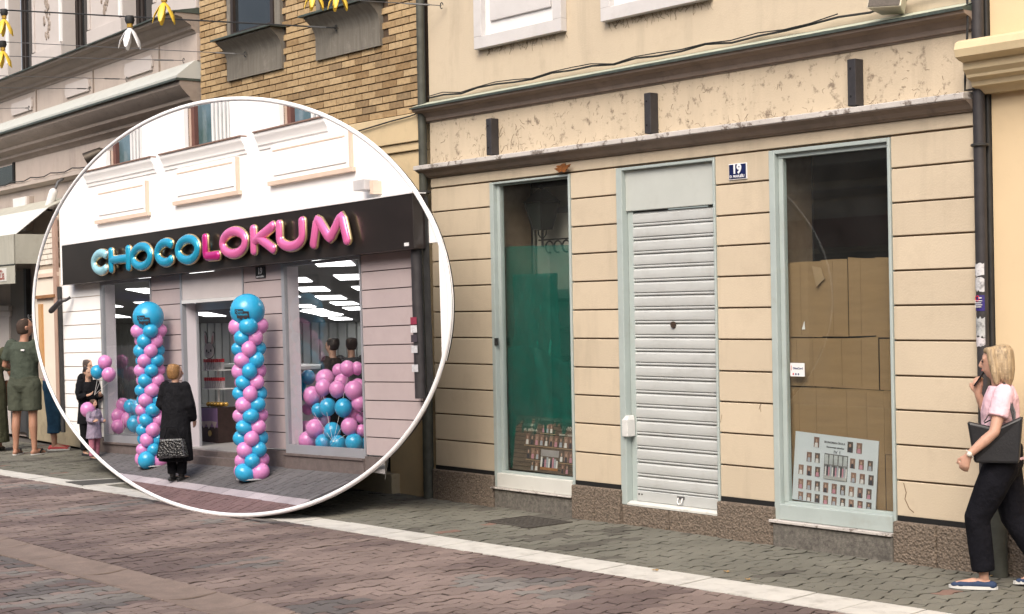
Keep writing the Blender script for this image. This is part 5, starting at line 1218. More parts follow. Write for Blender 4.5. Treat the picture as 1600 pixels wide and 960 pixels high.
for zn, zp in IZ:
    for i in range(int(-20/pw), int(-9/pw)):
        if zn == 'band' and i % 3: continue
        for j in range(int(-2.1/plh)-2, int(-1.0/plh)+2):
            if zn == 'band' and j % 3: continue
            ww = pw*(3 if zn == 'band' else 1); wl = plh*(3 if zn == 'band' else 1)
            x0 = i*pw; y0 = j*plh+(plh/2 if i % 2 and zn != 'band' else 0)
            q = clip(clip([(x0+.004, y0+.004), (x0+ww-.004, y0+.004), (x0+ww-.004, y0+wl-.004), (x0+.004, y0+wl-.004)], zp), pf)
            if len(q) < 3: continue
            k = 1+.18*(random.random()-.5)
            col = {'band': (.37*k,.335*k,.36*k), 'walk': (.115*k,.11*k,.115*k), 'red': (.155*k,.10*k,.10*k)}[zn]
            n = len(V); m_ = len(q); z = random.uniform(-.002, .002)
            V += [(x, y, fz(x, y)+z) for x, y in q] + [(x, y, fz(x, y)-.02) for x, y in q]; Fc += [tuple(n+t for t in range(m_))] + [(n+t, n+m_+t, n+m_+(t+1) % m_, n+(t+1) % m_) for t in range(m_)]; TN += [col]*(2*m_)
me = bpy.data.meshes.new('shop_paver_field'); me.from_pydata(V, [], Fc); a = me.attributes.new('tone', 'FLOAT_COLOR', 'POINT'); a.data.foreach_set('color', np.array([(*c, 1) for c in TN], dtype=np.float32).ravel())
ea = me.attributes.new('edge', 'FLOAT', 'POINT'); ea.data.foreach_set('value', [0.0]*len(V))
me.materials.append(pm_att); o = bpy.data.objects.new('shop_paver_field', me); C.objects.link(o); o.parent = flr; o['kind'] = 'stuff'

# ---- balloons
bal_b = mat('blue_latex', (0.03,0.34,0.58), .25, .03, 5, coat=.3, sub=.15); bal_p = mat('pink_latex', (0.62,0.24,0.50), .25, .03, 5, coat=.3, sub=.15)
def balloon_mesh(m, name, n=20, k=14):
    prof = []
    for i in range(k+1):
        t = math.pi*i/k; r = math.sin(t); z = math.cos(t)
        if z < 0: r *= 1-.10*(-z)**2; z *= 1.10
        prof.append((r, z))
    v = []; f = []
    for r, z in prof: v += [(max(r, .002)*math.cos(2*math.pi*j/n), max(r, .002)*math.sin(2*math.pi*j/n), z) for j in range(n)]
    for i in range(k): f += [(i*n+j, (i+1)*n+j, (i+1)*n+(j+1) % n, i*n+(j+1) % n) for j in range(n)]
    mb = MB(); mb.add(v, f); mb.tube([(0,0,-1.08),(0,0,-1.16)], [.04,.07], 8); me = mb.mesh(name, None, True, 80); me.materials.append(m); return me
BB, BP_ = balloon_mesh(bal_b, 'blue_balloon'), balloon_mesh(bal_p, 'pink_balloon')
def column(a, y, bt, n_rows, label, b0, bigr, seed):
    base = TI @ Vector((a, y, b0))
    t = thing('balloon_column', label, 'balloon column', base, 'balloon columns by the shop door')
    MB(TI).tube([(a,y,b0-.0),(a,y,b0+.012)], .16, 18).build('base_plate', mat('clear_plastic_base', (.45,.45,.47), .3), t, True)
    MB(TI).tube([(a,y,b0),(a,y,bt)], .012, 8).build('pole', white_p, t)
    rp = (bt-b0-.07)/(n_rows-1)
    for r in range(n_rows):
        zc = b0+.075+r*rp; rad = .082*random.uniform(.96, 1.02)
        if r == 0: rad = .10
        if r == n_rows-1: rad = .092
        for k in range(4):
            ang = seed+k*math.pi/2+(r % 2)*math.pi/4; d = .092*(1.15 if r in (0, n_rows-1) else 1)
            me = BB if ((k - (r//2 if r % 2 == 0 else r//2)) % 4) in (0, 1) else BP_
            if ((k+r//2) % 2): me = BB
            else: me = BP_
            p = TI @ Vector((a+d*math.cos(ang), y+d*math.sin(ang), zc))
            share('balloon', me, t, p, (R(90)*math.sin(ang)*-.9, R(90)*math.cos(ang)*.9, 0), (rad*random.uniform(.9, 1.06), rad*random.uniform(.9, 1.06), rad*random.uniform(.96, 1.12)))
    p = TI @ Vector((a, y, bt+bigr*.92)); bg_ = share('top_balloon', BB, t, p, (0, 0, 0), (bigr, bigr, bigr))
    dv = Vector((-.30, -1, -.12)).normalized(); cn = (CAM-p).normalized(); dv = Vector((cn.x-.35, cn.y-.1, -.12)).normalized()
    q = p+dv*bigr*1.003; T = Matrix.Translation(q) @ dv.to_track_quat('-Y', 'Z').to_matrix().to_4x4()
    pb = MB(T).prism([(-.07,.0),(-.07,.045),(.015,.045),(.02,.025),(.07,.02),(.075,-.04),(.05,-.035),(.045,-.055),(.02,-.055),(.015,-.035),(-.01,-.06),(-.03,-.045),(-.05,-.045),(-.055,.0)], -.001, .012)
    pb = pb.build('print', rd_, t)
    text_mb('Choco', .034, Matrix.Translation((-.025,-.002,.024)), .0006, .0005, .075, T).build('lettering', bal_b, t); text_mb('lokum', .034, Matrix.Translation((.008,-.002,-.006)), .0006, .0005, .10, T).build('lettering', bal_b, t)
for px, pyb, pyt, lab, y, sd in ((238,718,518,'balloon column left of the shop door, behind the lady in black',-.26,.5), (394,736,511,'balloon column right of the shop door',-.34,.3)):
    a, b0 = il(px, pyb, -y); w = TI @ Vector((a, y, 0)); b0 = (TIi @ Vector((w.x, w.y, fz(w.x, w.y)))).z
    bt = il(px, pyt, -y)[1]; column(a, y, bt, 14, lab, b0, .175, sd)
def bunch(label, lst, y, tie, scale_px, group=None):
    tp = TI @ Vector((tie[0], y, tie[1]))
    t = thing('balloon_bunch', label, 'balloons', tp)
    for k, (px, py, r, c, dy) in enumerate(lst):
        yy = y+dy; a, b = il(px, py, -yy); p = TI @ Vector((a, yy, b)); zc = (p-CAM).dot(FWD); rr = r*zc/FPX
        share('balloon', BB if c == 'B' else BP_, t, p, (random.uniform(-.2,.2), random.uniform(-.25,.25), 0), (rr, rr, rr*1.03))
        kn = p-Vector((0, 0, rr*1.12)); (MB().tube([kn, kn.lerp(tp, .5)+Vector((0,0,-.01)), tp], .0013, 4).build('string', white_p, t) if k % 4 == 0 else None)
    return t
zr = .198
RWB = [(520,240,55,'P',.12),(595,240,46,'P',.2),(450,255,46,'P',.28),(345,325,70,'P',.28),(330,390,60,'P',.06),(440,405,60,'P',.04),(475,345,55,'P',.18),(570,415,68,'P',.08),(605,385,58,'P',.22),(240,455,66,'P',.2),(612,515,56,'P',.12),(205,560,42,'P',.26),(365,545,62,'B',.06),(290,570,50,'B',.2),(488,550,64,'B',.04),(555,610,58,'P',.16),(630,630,40,'P',.2),(320,640,60,'P',.3),(262,715,66,'P',.08),(190,705,46,'P',.18),(400,735,62,'B',.06),(535,700,62,'P',.04),(630,730,42,'P',.14),(205,810,66,'P',.06),(330,825,60,'B',.1),(445,835,60,'B',.04),(570,825,64,'B',.06),(630,830,42,'B',.16),(150,370,42,'B',.3),(210,310,52,'B',.3),(170,450,36,'B',.36)]
RWB = [(440+x*zr, 528+y*zr, r*zr*1.1, c, d+.09) for x, y, r, c, d in RWB]
bunch('big heap of pink and blue balloons in the right shop window', RWB, .0, (il(534, 690, -.1)[0], il(534, 690, -.1)[1]), 1)
LWB = [(192,633,11,'P',.14),(184,650,12,'P',.08),(185,666,11,'P',.06),(201,655,12,'P',.16),(204,635,11,'B',.08),(217,636,12,'B',.06),(211,662,13,'B',.06),(222,652,11,'P',.2),(228,668,11,'P',.1),(212,647,11,'B',.2)]
bunch('small heap of pink and blue balloons in the left shop window', [(x, y, r, c, d+.08) for x, y, r, c, d in LWB], .0, il(205, 676, -.1), 1)
# ================================================================== PEOPLE
def grow(name, tubes, m, parent, voxel=.012, smooth=4, balls=()):
    """one continuous surface from overlapping tapered tubes; coordinates local to the person"""
    g = MB()
    for t in tubes:
        pts = [p[:3] for p in t['p']]; rr = [(p[3], p[4]) if len(p) > 4 else (p[3], p[3]) for p in t['p']]
        if t.get('flat'): g.tube(pts, rr, t.get('n', 14), ref=t.get('ref'))
        else: g.capsule(pts, rr, t.get('n', 14), ref=t.get('ref'), cap=t.get('cap', 1.0))
    for c in balls: g.ball(*c)
    me = g.mesh('src'); o = bpy.data.objects.new('src', me); C.objects.link(o)
    r = o.modifiers.new('r', 'REMESH'); r.mode = 'VOXEL'; r.voxel_size = voxel
    s = o.modifiers.new('s', 'SMOOTH'); s.iterations = smooth; s.factor = .5
    dg = bpy.context.evaluated_depsgraph_get(); nm = bpy.data.meshes.new_from_object(o.evaluated_get(dg))
    bpy.data.objects.remove(o); bpy.data.meshes.remove(me)
    nm.polygons.foreach_set('use_smooth', [True]*len(nm.polygons)); nm.materials.clear(); nm.materials.append(m); nm.name = name
    q = bpy.data.objects.new(name, nm); C.objects.link(q); q.parent = parent
    return q
def local(name, mb, m, parent, smooth=True, bevel=0):
    o = bpy.data.objects.new(name, mb.mesh(name, None, smooth, 50)); C.objects.link(o); o.data.materials.append(m); o.parent = parent
    if bevel: b = o.modifiers.new('edge', 'BEVEL'); b.width = bevel; b.segments = 2
    return o
XR_ = (1, 0, 0)
DEF = dict(ank=[(-.10,0,.085),(.10,0,.085)], toe=[(-.115,.17,.03),(.115,.17,.03)], knee=[(-.105,.015,.48),(.105,.015,.48)], hip=[(-.095,0,.88),(.095,0,.88)],
           sh=[(-.175,0,1.395),(.175,0,1.395)], elb=[(-.235,-.03,1.12),(.235,-.03,1.12)], wri=[(-.24,.06,.88),(.24,.06,.88)], hand=[(-.235,.09,.78),(.235,.09,.78)], head=(0,.015,0), yaw=0.0)
def hand_tubes(w, h, side, curl=.5):
    w, h = Vector(w), Vector(h); d = (h-w).normalized(); ax = Vector((0, 1, 0)) if abs(d.y) < .8 else Vector((0, 0, 1))
    u = (ax-d*ax.dot(d)).normalized(); n = d.cross(u)*side      # u: across the fingers, n: back of hand
    T = [{'p': [(*w, .026), (*(w+d*.03), .030, .022), (*(w+d*.075), .036, .019)], 'ref': tuple(u), 'n': 10}]
    for k, (o, l) in enumerate(((-.028,.058),(-.009,.070),(.010,.066),(.028,.052))):
        a = w+d*.075+u*o; b = a+d*l*.5-n*.012*curl; c = b+d*l*.35*(1-curl*.6)-n*l*.55*curl
        T.append({'p': [(*a, .0098), (*b, .0092), (*c, .0080)], 'n': 8})
    a = w+d*.025+u*.030*1; b = a+u*.024+d*.030-n*.006; c = b+d*.026-n*.008
    T.append({'p': [(*a, .0115), (*b, .0105), (*c, .0088)], 'n': 8})
    return T
def yref(yaw): return tuple(Matrix.Rotation(R(yaw), 3, 'Z') @ Vector((1, 0, 0)))
def person(label, loc, heading, scale, J=None, skin=(0.47,0.27,0.19), hands=True, group=None, seed=0, face=True):
    """heading: world angle of the facing direction, degrees from +X"""
    j = dict(DEF); j.update(J or {})
    t = thing('person', label, 'person', loc, group); t.rotation_euler = (0, 0, R(heading-90)); t.scale = (scale,)*3
    m = mat('skin_%d' % int(skin[0]*1000), skin, .5, .06, 30, space='obj', sub=.12)
    T = []
    T.append({'flat': 1, 'p': [(0,0,.86,.145,.105),(0,0,.95,.158,.112),(0,.01,1.08,.128,.095),(0,.01,1.24,.15,.108),(0,0,1.35,.158,.095),(0,0,1.41,.09,.07)], 'ref': XR_})
    hx, hy, hz = j['head']; Ry = Matrix.Rotation(R(j['yaw']), 3, 'Z')
    def H(x, y, z): v = Ry @ Vector((x, y, 0)); return (v.x+hx, v.y+hy, z+hz)
    T.append({'p': [(0,0,1.40,.062),(hx*.5,hy*.5,1.46,.054),(*H(0,-.005,1.53),.056)], 'ref': XR_})
    fwd = tuple(Ry @ Vector((1, 0, 0)))
    T.append({'p': [(*H(0,.055,1.512),.030,.030),(*H(0,.040,1.535),.050,.062),(*H(0,.018,1.575),.064,.086),(*H(0,.006,1.625),.071,.095),(*H(0,-.002,1.672),.064,.086),(*H(0,-.004,1.698),.046,.062)], 'ref': fwd, 'cap': .4})
    if face:
        T.append({'p': [(*H(0,.098,1.618),.011),(*H(0,.112,1.592),.013),(*H(0,.112,1.578),.015)], 'n': 8})
        T.append({'p': [(*H(-.02,.088,1.548),.010),(*H(.02,.088,1.548),.010)], 'n': 8})
        T.append({'p': [(*H(-.045,.078,1.632),.012),(*H(.045,.078,1.632),.012)], 'n': 8})
    for s in (-1, 1): T.append({'p': [(*H(s*.072,-.01,1.585),.010,.016),(*H(s*.078,-.014,1.612),.010,.020)], 'ref': fwd, 'n': 8})
    for k, s in ((0, -1), (1, 1)):
        S, E, W, Hn = j['sh'][k], j['elb'][k], j['wri'][k], j['hand'][k]
        T.append({'p': [(*S,.052),(*Vector(S).lerp(Vector(E), .5),.045),(*E,.038),(*Vector(E).lerp(Vector(W), .35),.039),(*W,.026)]})
        if hands: T += hand_tubes(W, Hn, s, j.get('curl', .5))
        else: T.append({'p': [(*W,.028),(*Hn,.03,.02)]})
        P, K, A, B = j['hip'][k], j['knee'][k], j['ank'][k], j['toe'][k]
        T.append({'p': [(*P,.088),(*Vector(P).lerp(Vector(K), .5),.072),(*K,.052),(*Vector(K).lerp(Vector(A), .3)+Vector((0,-.012,0)),.055),(*Vector(K).lerp(Vector(A), .75),.038),(*A,.034)]})
        A_, B_ = Vector(A), Vector(B); heel = A_+(A_-B_).normalized()*.035; heel.z = A_.z-.052
        T.append({'p': [(*heel,.030),(A_.x*.6+B_.x*.4, A_.y*.6+B_.y*.4, (A_.z*.5+B_.z*.5)-.008,.036,.030),(*B,.034,.020)], 'ref': XR_})
    body = grow('body', T, m, t, .0095, 3)
    if face:
        for s in (-1, 1): local('eye', MB().ball(H(s*.030,.088,1.612), .010, .010, .008, 8, 6), mat('eye_dark', (.03,.02,.02), .2), t)
        local('lips', MB().capsule([H(-.018,.096,1.549), H(.018,.096,1.549)], [.006,.006], 8), mat('lips', (.32,.10,.09), .4), t)
    t['_j'] = 0; del t['_j']
    return t, j, H
def top(t, j, m, hem=.90, sleeve=.6, ease=.018, name='shirt', belly=1.0, neck=1.43, sl_w=.062, flare=0):
    T = [{'p': [(0,0,hem,.165+ease+flare,.118+ease+flare),(0,.005,(hem+1.1)/2,.155+ease+flare*.5,.112*belly+ease),(0,.01,1.10,.145+ease,.11*belly+ease),(0,.01,1.25,.158+ease,.113+ease),(0,0,1.35,.166+ease,.098+ease),(0,0,neck,.085+ease,.065+ease)], 'ref': XR_, 'flat': 1}]
    for k in (0, 1):
        S, E, W = Vector(j['sh'][k]), Vector(j['elb'][k]), Vector(j['wri'][k])
        if sleeve <= 1: T.append({'p': [(S.x*.95, S.y, S.z, sl_w),(*S.lerp(E, sleeve*.5),sl_w),(*S.lerp(E, sleeve),sl_w+.004)], 'flat': 1}); T.append({'p': [(S.x*.95, S.y, S.z, sl_w),(*S.lerp(E, .2),sl_w)]})
        else: T.append({'p': [(*S,sl_w),(*S.lerp(E, .6),sl_w-.004),(*E,sl_w-.008),(*E.lerp(W, min(1, sleeve-1)),sl_w-.022)], 'flat': 1}); T.append({'p': [(S.x*.95, S.y, S.z, sl_w),(*S.lerp(E, .2),sl_w)]})
    return grow(name, T, m, t, .012, 3)
def bottoms(t, j, m, length=1.0, ease=.016, name='trousers', cuff=.05, waist=1.0):
    T = [{'p': [(-.07,0,.84,.075+ease),(.07,0,.84,.075+ease)], 'cap': .3}, {'p': [(0,0,.80,.10+ease,.085+ease),(0,0,.88,.165+ease,.115+ease),(0,0,waist,.150+ease,.108+ease)], 'ref': XR_, 'flat': 1}]
    for k in (0, 1):
        P, K, A = Vector(j['hip'][k]), Vector(j['knee'][k]), Vector(j['ank'][k])
        pts = [(*P,.092+ease),(*P.lerp(K, .5),.080+ease)]
        if length <= .5: pts.append((*P.lerp(K, length*2),.076+ease))
        else:
            pts.append((*K,.060+ease)); pts.append((*K.lerp(A, (length-.5)),.055+ease)); pts.append((*K.lerp(A, (length-.5)*2),cuff+ease*.6))
        T.append({'p': pts, 'flat': 1}); T.append({'p': pts[:2]})
    return grow(name, T, m, t, .012, 3)
def shoes(t, j, m, sole, high=0.0, name='shoe'):
    for k in (0, 1):
        A, B = Vector(j['ank'][k]), Vector(j['toe'][k]); d = (B-A); d.z = 0; d.normalize(); heel = A-d*.055; dz = B.z-.03
        zh = A.z-.055
        pts = [(heel.x, heel.y, zh, .036, .03), ((A+d*.05).x, (A+d*.05).y, zh*.6+B.z*.4+.006, .042, .034), (B.x-d.x*.03, B.y-d.y*.03, B.z, .046, .026), (B.x+d.x*.02, B.y+d.y*.02, B.z-.004, .034, .018)]
        T = [{'p': pts, 'ref': XR_}]
        if high: T.append({'p': [(*A,.045),(A.x, A.y, A.z+high,.05)]})
        o = grow(name, T, m, t, .008, 2)
        g = MB(); n = 14; P = []
        for i in range(n):
            a = 2*math.pi*i/n; c = heel.lerp(B+d*.02, .5); L_ = (B+d*.02-heel).length/2+.035; w = .047
            q = d*(L_*math.cos(a))+Vector((-d.y, d.x, 0))*(w*math.sin(a)); f_ = (math.cos(a)+1)/2
            P.append((c.x+q.x, c.y+q.y, (zh-.030)*(1-f_)+(B.z-.028)*f_))
        s_ = local('sole', MB().add([(x, y, z) for x, y, z in P]+[(x, y, z+.022) for x, y, z in P], [tuple(range(n-1,-1,-1)), tuple(range(n, 2*n))]+[(i, (i+1) % n, n+(i+1) % n, n+i) for i in range(n)]), sole, o, False)
cloth = lambda n, c, v=.12, r=.9: mat(n, c, r, v, 14, spec=.12, space='obj', bump=.9, bscale=9, bdist=.035)
white_sole = mat('white_sole', (.6,.6,.58), .7, .05, 10)

# ---- woman walking at the right with phone and tote
WK = dict(hip=[(-.09,.0,.88),(.09,.0,.88)], knee=[(-.10,.17,.50),(.10,-.06,.49)], ank=[(-.10,.13,.088),(.10,-.28,.13)], toe=[(-.105,.315,.032),(.11,-.11,.040)],
          sh=[(-.17,-.03,1.385),(.17,-.01,1.385)], elb=[(-.265,.03,1.12),(.215,.09,1.13)], wri=[(-.30,.20,.965),(.12,.17,1.36)], hand=[(-.30,.24,.86),(.095,.165,1.47)], head=(0,.03,-.01), yaw=-8, curl=.9)
wp = gnd(1570, 919); wp.z = 0
w1, wj, wH = person('blond woman in pink blouse and black trousers walking past with a phone', wp, 209, .925, WK, (0.50,0.29,0.21))
blouse = cloth('pale_pink_blouse', (0.74,0.50,0.56), .06)
top(w1, wj, blouse, .90, .62, .022, 'blouse', sl_w=.070, flare=.01)
bottoms(w1, wj, cloth('black_trousers', (0.007,0.007,0.010), .2), .95, .032, 'trousers', .062, 1.02)
shoes(w1, wj, mat('navy_suede', (0.025,0.045,0.10), .8, .15, 20), white_sole)
hairb = mat('blond_hair', (0.34,0.25,0.15), .5, .55, 55, stretch=(1,1,.12), space='obj', bump=.7, bscale=70)
grow('hair', [{'cap': .35, 'p': [(*wH(0,-.02,1.705),.060,.080),(*wH(0,-.025,1.675),.078,.096),(*wH(0,-.04,1.61),.086,.090),(*wH(0,-.06,1.54),.084,.070),(*wH(0,-.07,1.485),.072,.050),(*wH(0,-.07,1.45),.050,.034)], 'ref': XR_},
              {'p': [(*wH(-.066,.025,1.69),.030),(*wH(-.082,.012,1.62),.028),(*wH(-.088,-.01,1.53),.030),(*wH(-.085,-.02,1.47),.024)]}, {'p': [(*wH(.066,.025,1.69),.030),(*wH(.082,.012,1.62),.028),(*wH(.088,-.01,1.53),.030),(*wH(.085,-.02,1.47),.024)]},
              {'p': [(*wH(-.04,.06,1.69),.022),(*wH(.04,.06,1.69),.022)]}], hairb, w1, .009, 2)
wv = Vector(wj['wri'][0]); we = Vector(wj['elb'][0]); dd_ = (wv-we).normalized(); c_ = wv-dd_*.012; u_ = dd_.cross(Vector((1, 0, 0))).normalized(); v_ = dd_.cross(u_)
wt = local('wrist_watch', MB().tube([c_+u_*.031*math.cos(a)+v_*.031*math.sin(a) for a in [i*math.pi/8 for i in range(16)]], (.004, .009), 6, ref=tuple(dd_), closed=True), mat('watch_strap', (.62,.60,.56), .4), w1)
local('watch_face', MB().capsule([c_+Vector((-.030,0,0)), c_+Vector((-.037,0,0))], [.019,.019], 12), mat('watch_face', (.7,.66,.58), .2), w1)
def wl(p): return Matrix.Translation(wp) @ Matrix.Rotation(R(119), 4, 'Z') @ Matrix.Scale(.925, 4) @ Vector(p)
MW = Matrix.Translation(wp) @ Matrix.Rotation(R(119), 4, 'Z') @ Matrix.Scale(.925, 4)
ph = thing('mobile_phone', 'black mobile phone held to the mouth of the blond woman', 'phone', wl((.08,.15,1.50)))
Tp = MW @ Matrix.Translation((.085,.150,1.485)) @ Matrix.Rotation(R(35), 4, 'X')
MB(Tp).box(-.035, .035, -.006, .004, -.075, .075).build('case', mat('phone_black', (.01,.01,.012), .25), ph, bevel=.003); MB(Tp).box(-.031, .031, -.0075, -.0062, -.07, .07).build('screen', mat('phone_screen', (.02,.02,.025), .05), ph)
bagm = mat('black_leather', (0.014,0.014,0.016), .42, .15, 20, bump=.15, bscale=70)
bag = thing('tote_bag', 'black leather tote bag on the shoulder of the walking woman', 'bag', wl((-.22,.03,.92)))
g = MB(MW); g.add([(-.262,-.13,.905),(-.262,.17,.905),(-.185,.17,.905),(-.185,-.13,.905),(-.240,-.16,1.235),(-.240,.215,1.195),(-.205,.215,1.195),(-.205,-.16,1.235),(-.262,.02,1.150),(-.195,.02,1.150)],
      [(3,2,1,0),(0,1,5,8,4),(1,2,6,5),(2,3,7,9,6),(3,0,4,7),(4,8,9,7),(8,5,6,9)])
g.build('pouch', bagm, bag, bevel=.022)
for yo in (-.10, .10): MB(MW).tube([(-.235,yo,1.19),(-.215,yo*.45-.03,1.32),(-.175,-.035,1.458),(-.12,-.05,1.40),(-.16,yo*.3-.07,1.25),(-.205,yo,1.18)], (.004,.009), 6).build('strap', bagm, bag, True)

# ---- man in green shirt and shorts
mp_ = gnd(40, 711); mp_.z = 0
MJ = dict(knee=[(-.115,.0,.48),(.115,.0,.48)], ank=[(-.125,-.02,.085),(.125,.0,.085)], toe=[(-.15,.14,.025),(.16,.16,.025)], elb=[(-.28,.02,1.13),(.28,.04,1.12)], wri=[(-.20,.26,1.10),(.24,.27,1.04)], hand=[(-.12,.33,1.12),(.17,.34,1.06)], yaw=-38, head=(.01,.02,.0), curl=.7)
m1, mj, mH = person('balding man in green shirt and shorts seen from behind, standing at far left', mp_, 128, 1.075, MJ, (0.40,0.21,0.14))
green = cloth('dark_green_jersey', (0.062,0.075,0.058), .12)
top(m1, mj, green, .86, .72, .03, 't_shirt', 1.1, sl_w=.075)
bottoms(m1, mj, cloth('green_shorts', (0.07,0.078,0.058), .12), .40, .038, 'shorts')
local('shirt_mark', MB().box(.04, .085, -.142, -.128, 1.315, 1.338), paper, m1, False)
grow('hair', [{'flat': 1, 'ref': yref(-38), 'p': [(*mH(0,-.022,1.525),.058,.070),(*mH(0,-.022,1.57),.072,.088),(*mH(0,-.020,1.63),.076,.094),(*mH(0,-.020,1.675),.070,.084),(*mH(0,-.03,1.712),.050,.058)]}], mat('dark_short_hair', (.045,.028,.02), .8, .2, 60), m1, .010, 2)
for k in (0, 1):
    A, B = Vector(mj['ank'][k]), Vector(mj['toe'][k]); d = (B-A); d.z = 0; d.normalize(); P = []
    for i in range(14):
        a = 2*math.pi*i/14; c = (A+B)/2+d*.0; q = d*(.145*math.cos(a))+Vector((-d.y, d.x, 0))*(.05*math.sin(a)); P.append((c.x+q.x, c.y+q.y))
    f_ = local('flip_flop', MB().slabz(P, .0, .014), white_sole, m1, False)
    s_ = Vector((-d.y, d.x, 0)); local('strap', MB().tube([A+d*.05+s_*.05-Vector((0,0,.055)), A+d*.10+s_*.03-Vector((0,0,.015)), A+d*.155-Vector((0,0,.035)), A+d*.10-s_*.03-Vector((0,0,.015)), A+d*.05-s_*.05-Vector((0,0,.055))], .010, 6), black_m, f_)

# ---- woman in blue cropped trousers, mostly behind the hoop
bp = gnd(84, 703); bp.z = 0
w2, j2, H2_ = person('woman in blue cropped trousers and red shoes half hidden by the hoop', bp, 60, .98, dict(ank=[(-.13,0,.085),(.13,.02,.085)], toe=[(-.17,.16,.03),(.15,.18,.03)], knee=[(-.12,.01,.48),(.12,.01,.48)]), (0.43,0.25,0.18))
top(w2, j2, cloth('pink_top', (0.50,0.30,0.38), .08), .94, .6, .02, 'top'); bottoms(w2, j2, cloth('blue_denim', (0.035,0.09,0.16), .2), .80, .028, 'cropped_trousers', .075)
shoes(w2, j2, mat('red_canvas', (0.45,0.07,0.07), .8, .1, 20), white_sole)
grow('hair', [{'cap': .35, 'p': [(*H2_(0,-.02,1.71),.07,.09),(*H2_(0,-.03,1.63),.085,.10),(*H2_(0,-.05,1.52),.08,.06)], 'ref': XR_}], mat('brown_hair', (.07,.04,.025), .6, .3, 60), w2, .012, 2)
# ---- person cut by the left edge
ep = gnd(-12, 705); ep.z = 0
w3, j3, H3_ = person('person in a long dark olive dress cut off by the left edge', ep, 150, 1.0, dict(elb=[(-.26,.0,1.12),(.25,.02,1.11)], wri=[(-.20,.2,1.0),(.30,.13,.97)], hand=[(-.16,.27,.98),(.31,.20,.90)]), (0.40,0.23,0.16))
olive = cloth('olive_dress', (0.065,0.068,0.042), .15)
grow('dress', [{'p': [(0,0,.12,.24,.22),(0,0,.5,.22,.19),(0,0,.9,.20,.15),(0,.01,1.1,.165,.13),(0,0,1.35,.185,.12),(0,0,1.44,.09,.08)], 'ref': XR_, 'flat': 1}] + [{'p': [(*j3['sh'][k],.066),(*Vector(j3['sh'][k]).lerp(Vector(j3['elb'][k]), .8),.066)]} for k in (0, 1)], olive, w3, .014, 3)
shoes(w3, j3, mat('dark_shoe', (.02,.018,.016), .6), mat('dark_sole', (.03,.03,.03), .7))
grow('hair', [{'cap': .35, 'p': [(*H3_(0,-.02,1.71),.07,.09),(*H3_(0,-.03,1.63),.085,.10),(*H3_(0,-.05,1.50),.08,.06)], 'ref': XR_}], MATS['brown_hair'], w3, .012, 2)
bpp = gnd(14, 703); sb = thing('shoulder_bag', 'brown leather shoulder bag beside the person in olive at the left edge', 'bag', Vector((bpp.x, bpp.y, .66)))
Tb = Matrix.Translation((bpp.x, bpp.y, .62)) @ Matrix.Rotation(R(50), 4, 'Z')
MB(Tb).add([(-.16,-.06,0),(.16,-.06,0),(.16,.06,0),(-.16,.06,0),(-.13,-.04,.36),(.13,-.04,.36),(.13,.04,.36),(-.13,.04,.36)], [(3,2,1,0),(4,5,6,7),(0,1,5,4),(1,2,6,5),(2,3,7,6),(3,0,4,7)]).build('pouch', mat('brown_leather', (.19,.09,.045), .6, .25, 14), sb, bevel=.02)
MB(Tb).tube([(-.12,0,.35),(-.09,0,.62),(0,0,.72),(.09,0,.62),(.12,0,.35)], .012, 6).build('strap', mat('dark_strap', (.06,.03,.02), .6), sb, True)

# ================================================================== PEOPLE AT THE BALLOON SHOP (three-quarter size, like their shop)
def on_floor(px, d):
    a, _ = il(px, 700, d); w = TI @ Vector((a, -d, 0)); return Vector((w.x, w.y, fz(w.x, w.y)))
coal = cloth('black_coat', (0.010,0.010,0.012), .2)
p = on_floor(275, .55)
L1_, lj, lH = person('lady in a long black coat with short blond hair before the shop door', p, 115, .71, dict(ank=[(-.075,0,.085),(.075,.02,.085)], toe=[(-.075,.17,.03),(.12,.18,.03)], elb=[(-.25,-.02,1.13),(.25,.02,1.12)], wri=[(-.20,.16,.95),(.23,.13,.90)], hand=[(-.16,.22,.9),(.22,.17,.81)], yaw=-35), (0.42,0.25,0.18))
grow('coat', [{'p': [(0,-.01,.30,.27,.235),(0,-.01,.6,.255,.215),(0,0,.95,.225,.18),(0,0,1.2,.205,.155),(0,0,1.36,.18,.12),(0,0,1.46,.085,.08)], 'ref': XR_, 'flat': 1}] + [{'p': [(*lj['sh'][k],.085),(*lj['elb'][k],.082),(*Vector(lj['elb'][k]).lerp(Vector(lj['wri'][k]), .85),.06)]} for k in (0, 1)], coal, L1_, .013, 3)
bottoms(L1_, lj, coal, .97, .02, 'trousers', .06); shoes(L1_, lj, mat('black_shoe', (.012,.011,.011), .5), mat('dark_sole', (.03,.03,.03), .7), .05)
grow('hair', [{'cap': .35, 'p': [(*lH(0,-.02,1.70),.085,.105),(*lH(0,-.03,1.63),.100,.110),(*lH(0,-.04,1.56),.095,.085),(*lH(0,-.045,1.52),.075,.06)], 'ref': XR_}], mat('golden_brown_hair', (.27,.145,.055), .55, .4, 40, space='obj', bump=.6, bscale=60), L1_, .011, 2)
hb_ = p + Vector((.16, -.13, .26)); hbg = thing('quilted_handbag', 'shiny black quilted handbag carried by the lady in black', 'bag', hb_)
Th = Matrix.Translation(hb_) @ Matrix.Rotation(R(40), 4, 'Z')
MB(Th).add([(-.16,-.06,0),(.17,-.06,.01),(.17,.06,.01),(-.16,.06,0),(-.13,-.03,.20),(.13,-.03,.21),(.13,.03,.21),(-.13,.03,.20)], [(3,2,1,0),(4,5,6,7),(0,1,5,4),(1,2,6,5),(2,3,7,6),(3,0,4,7)]).build('pouch', mat('quilted_black', (.012,.012,.013), .25, .3, 30, bump=1.0, bscale=45, vor=True, coat=.5), hbg, bevel=.02)
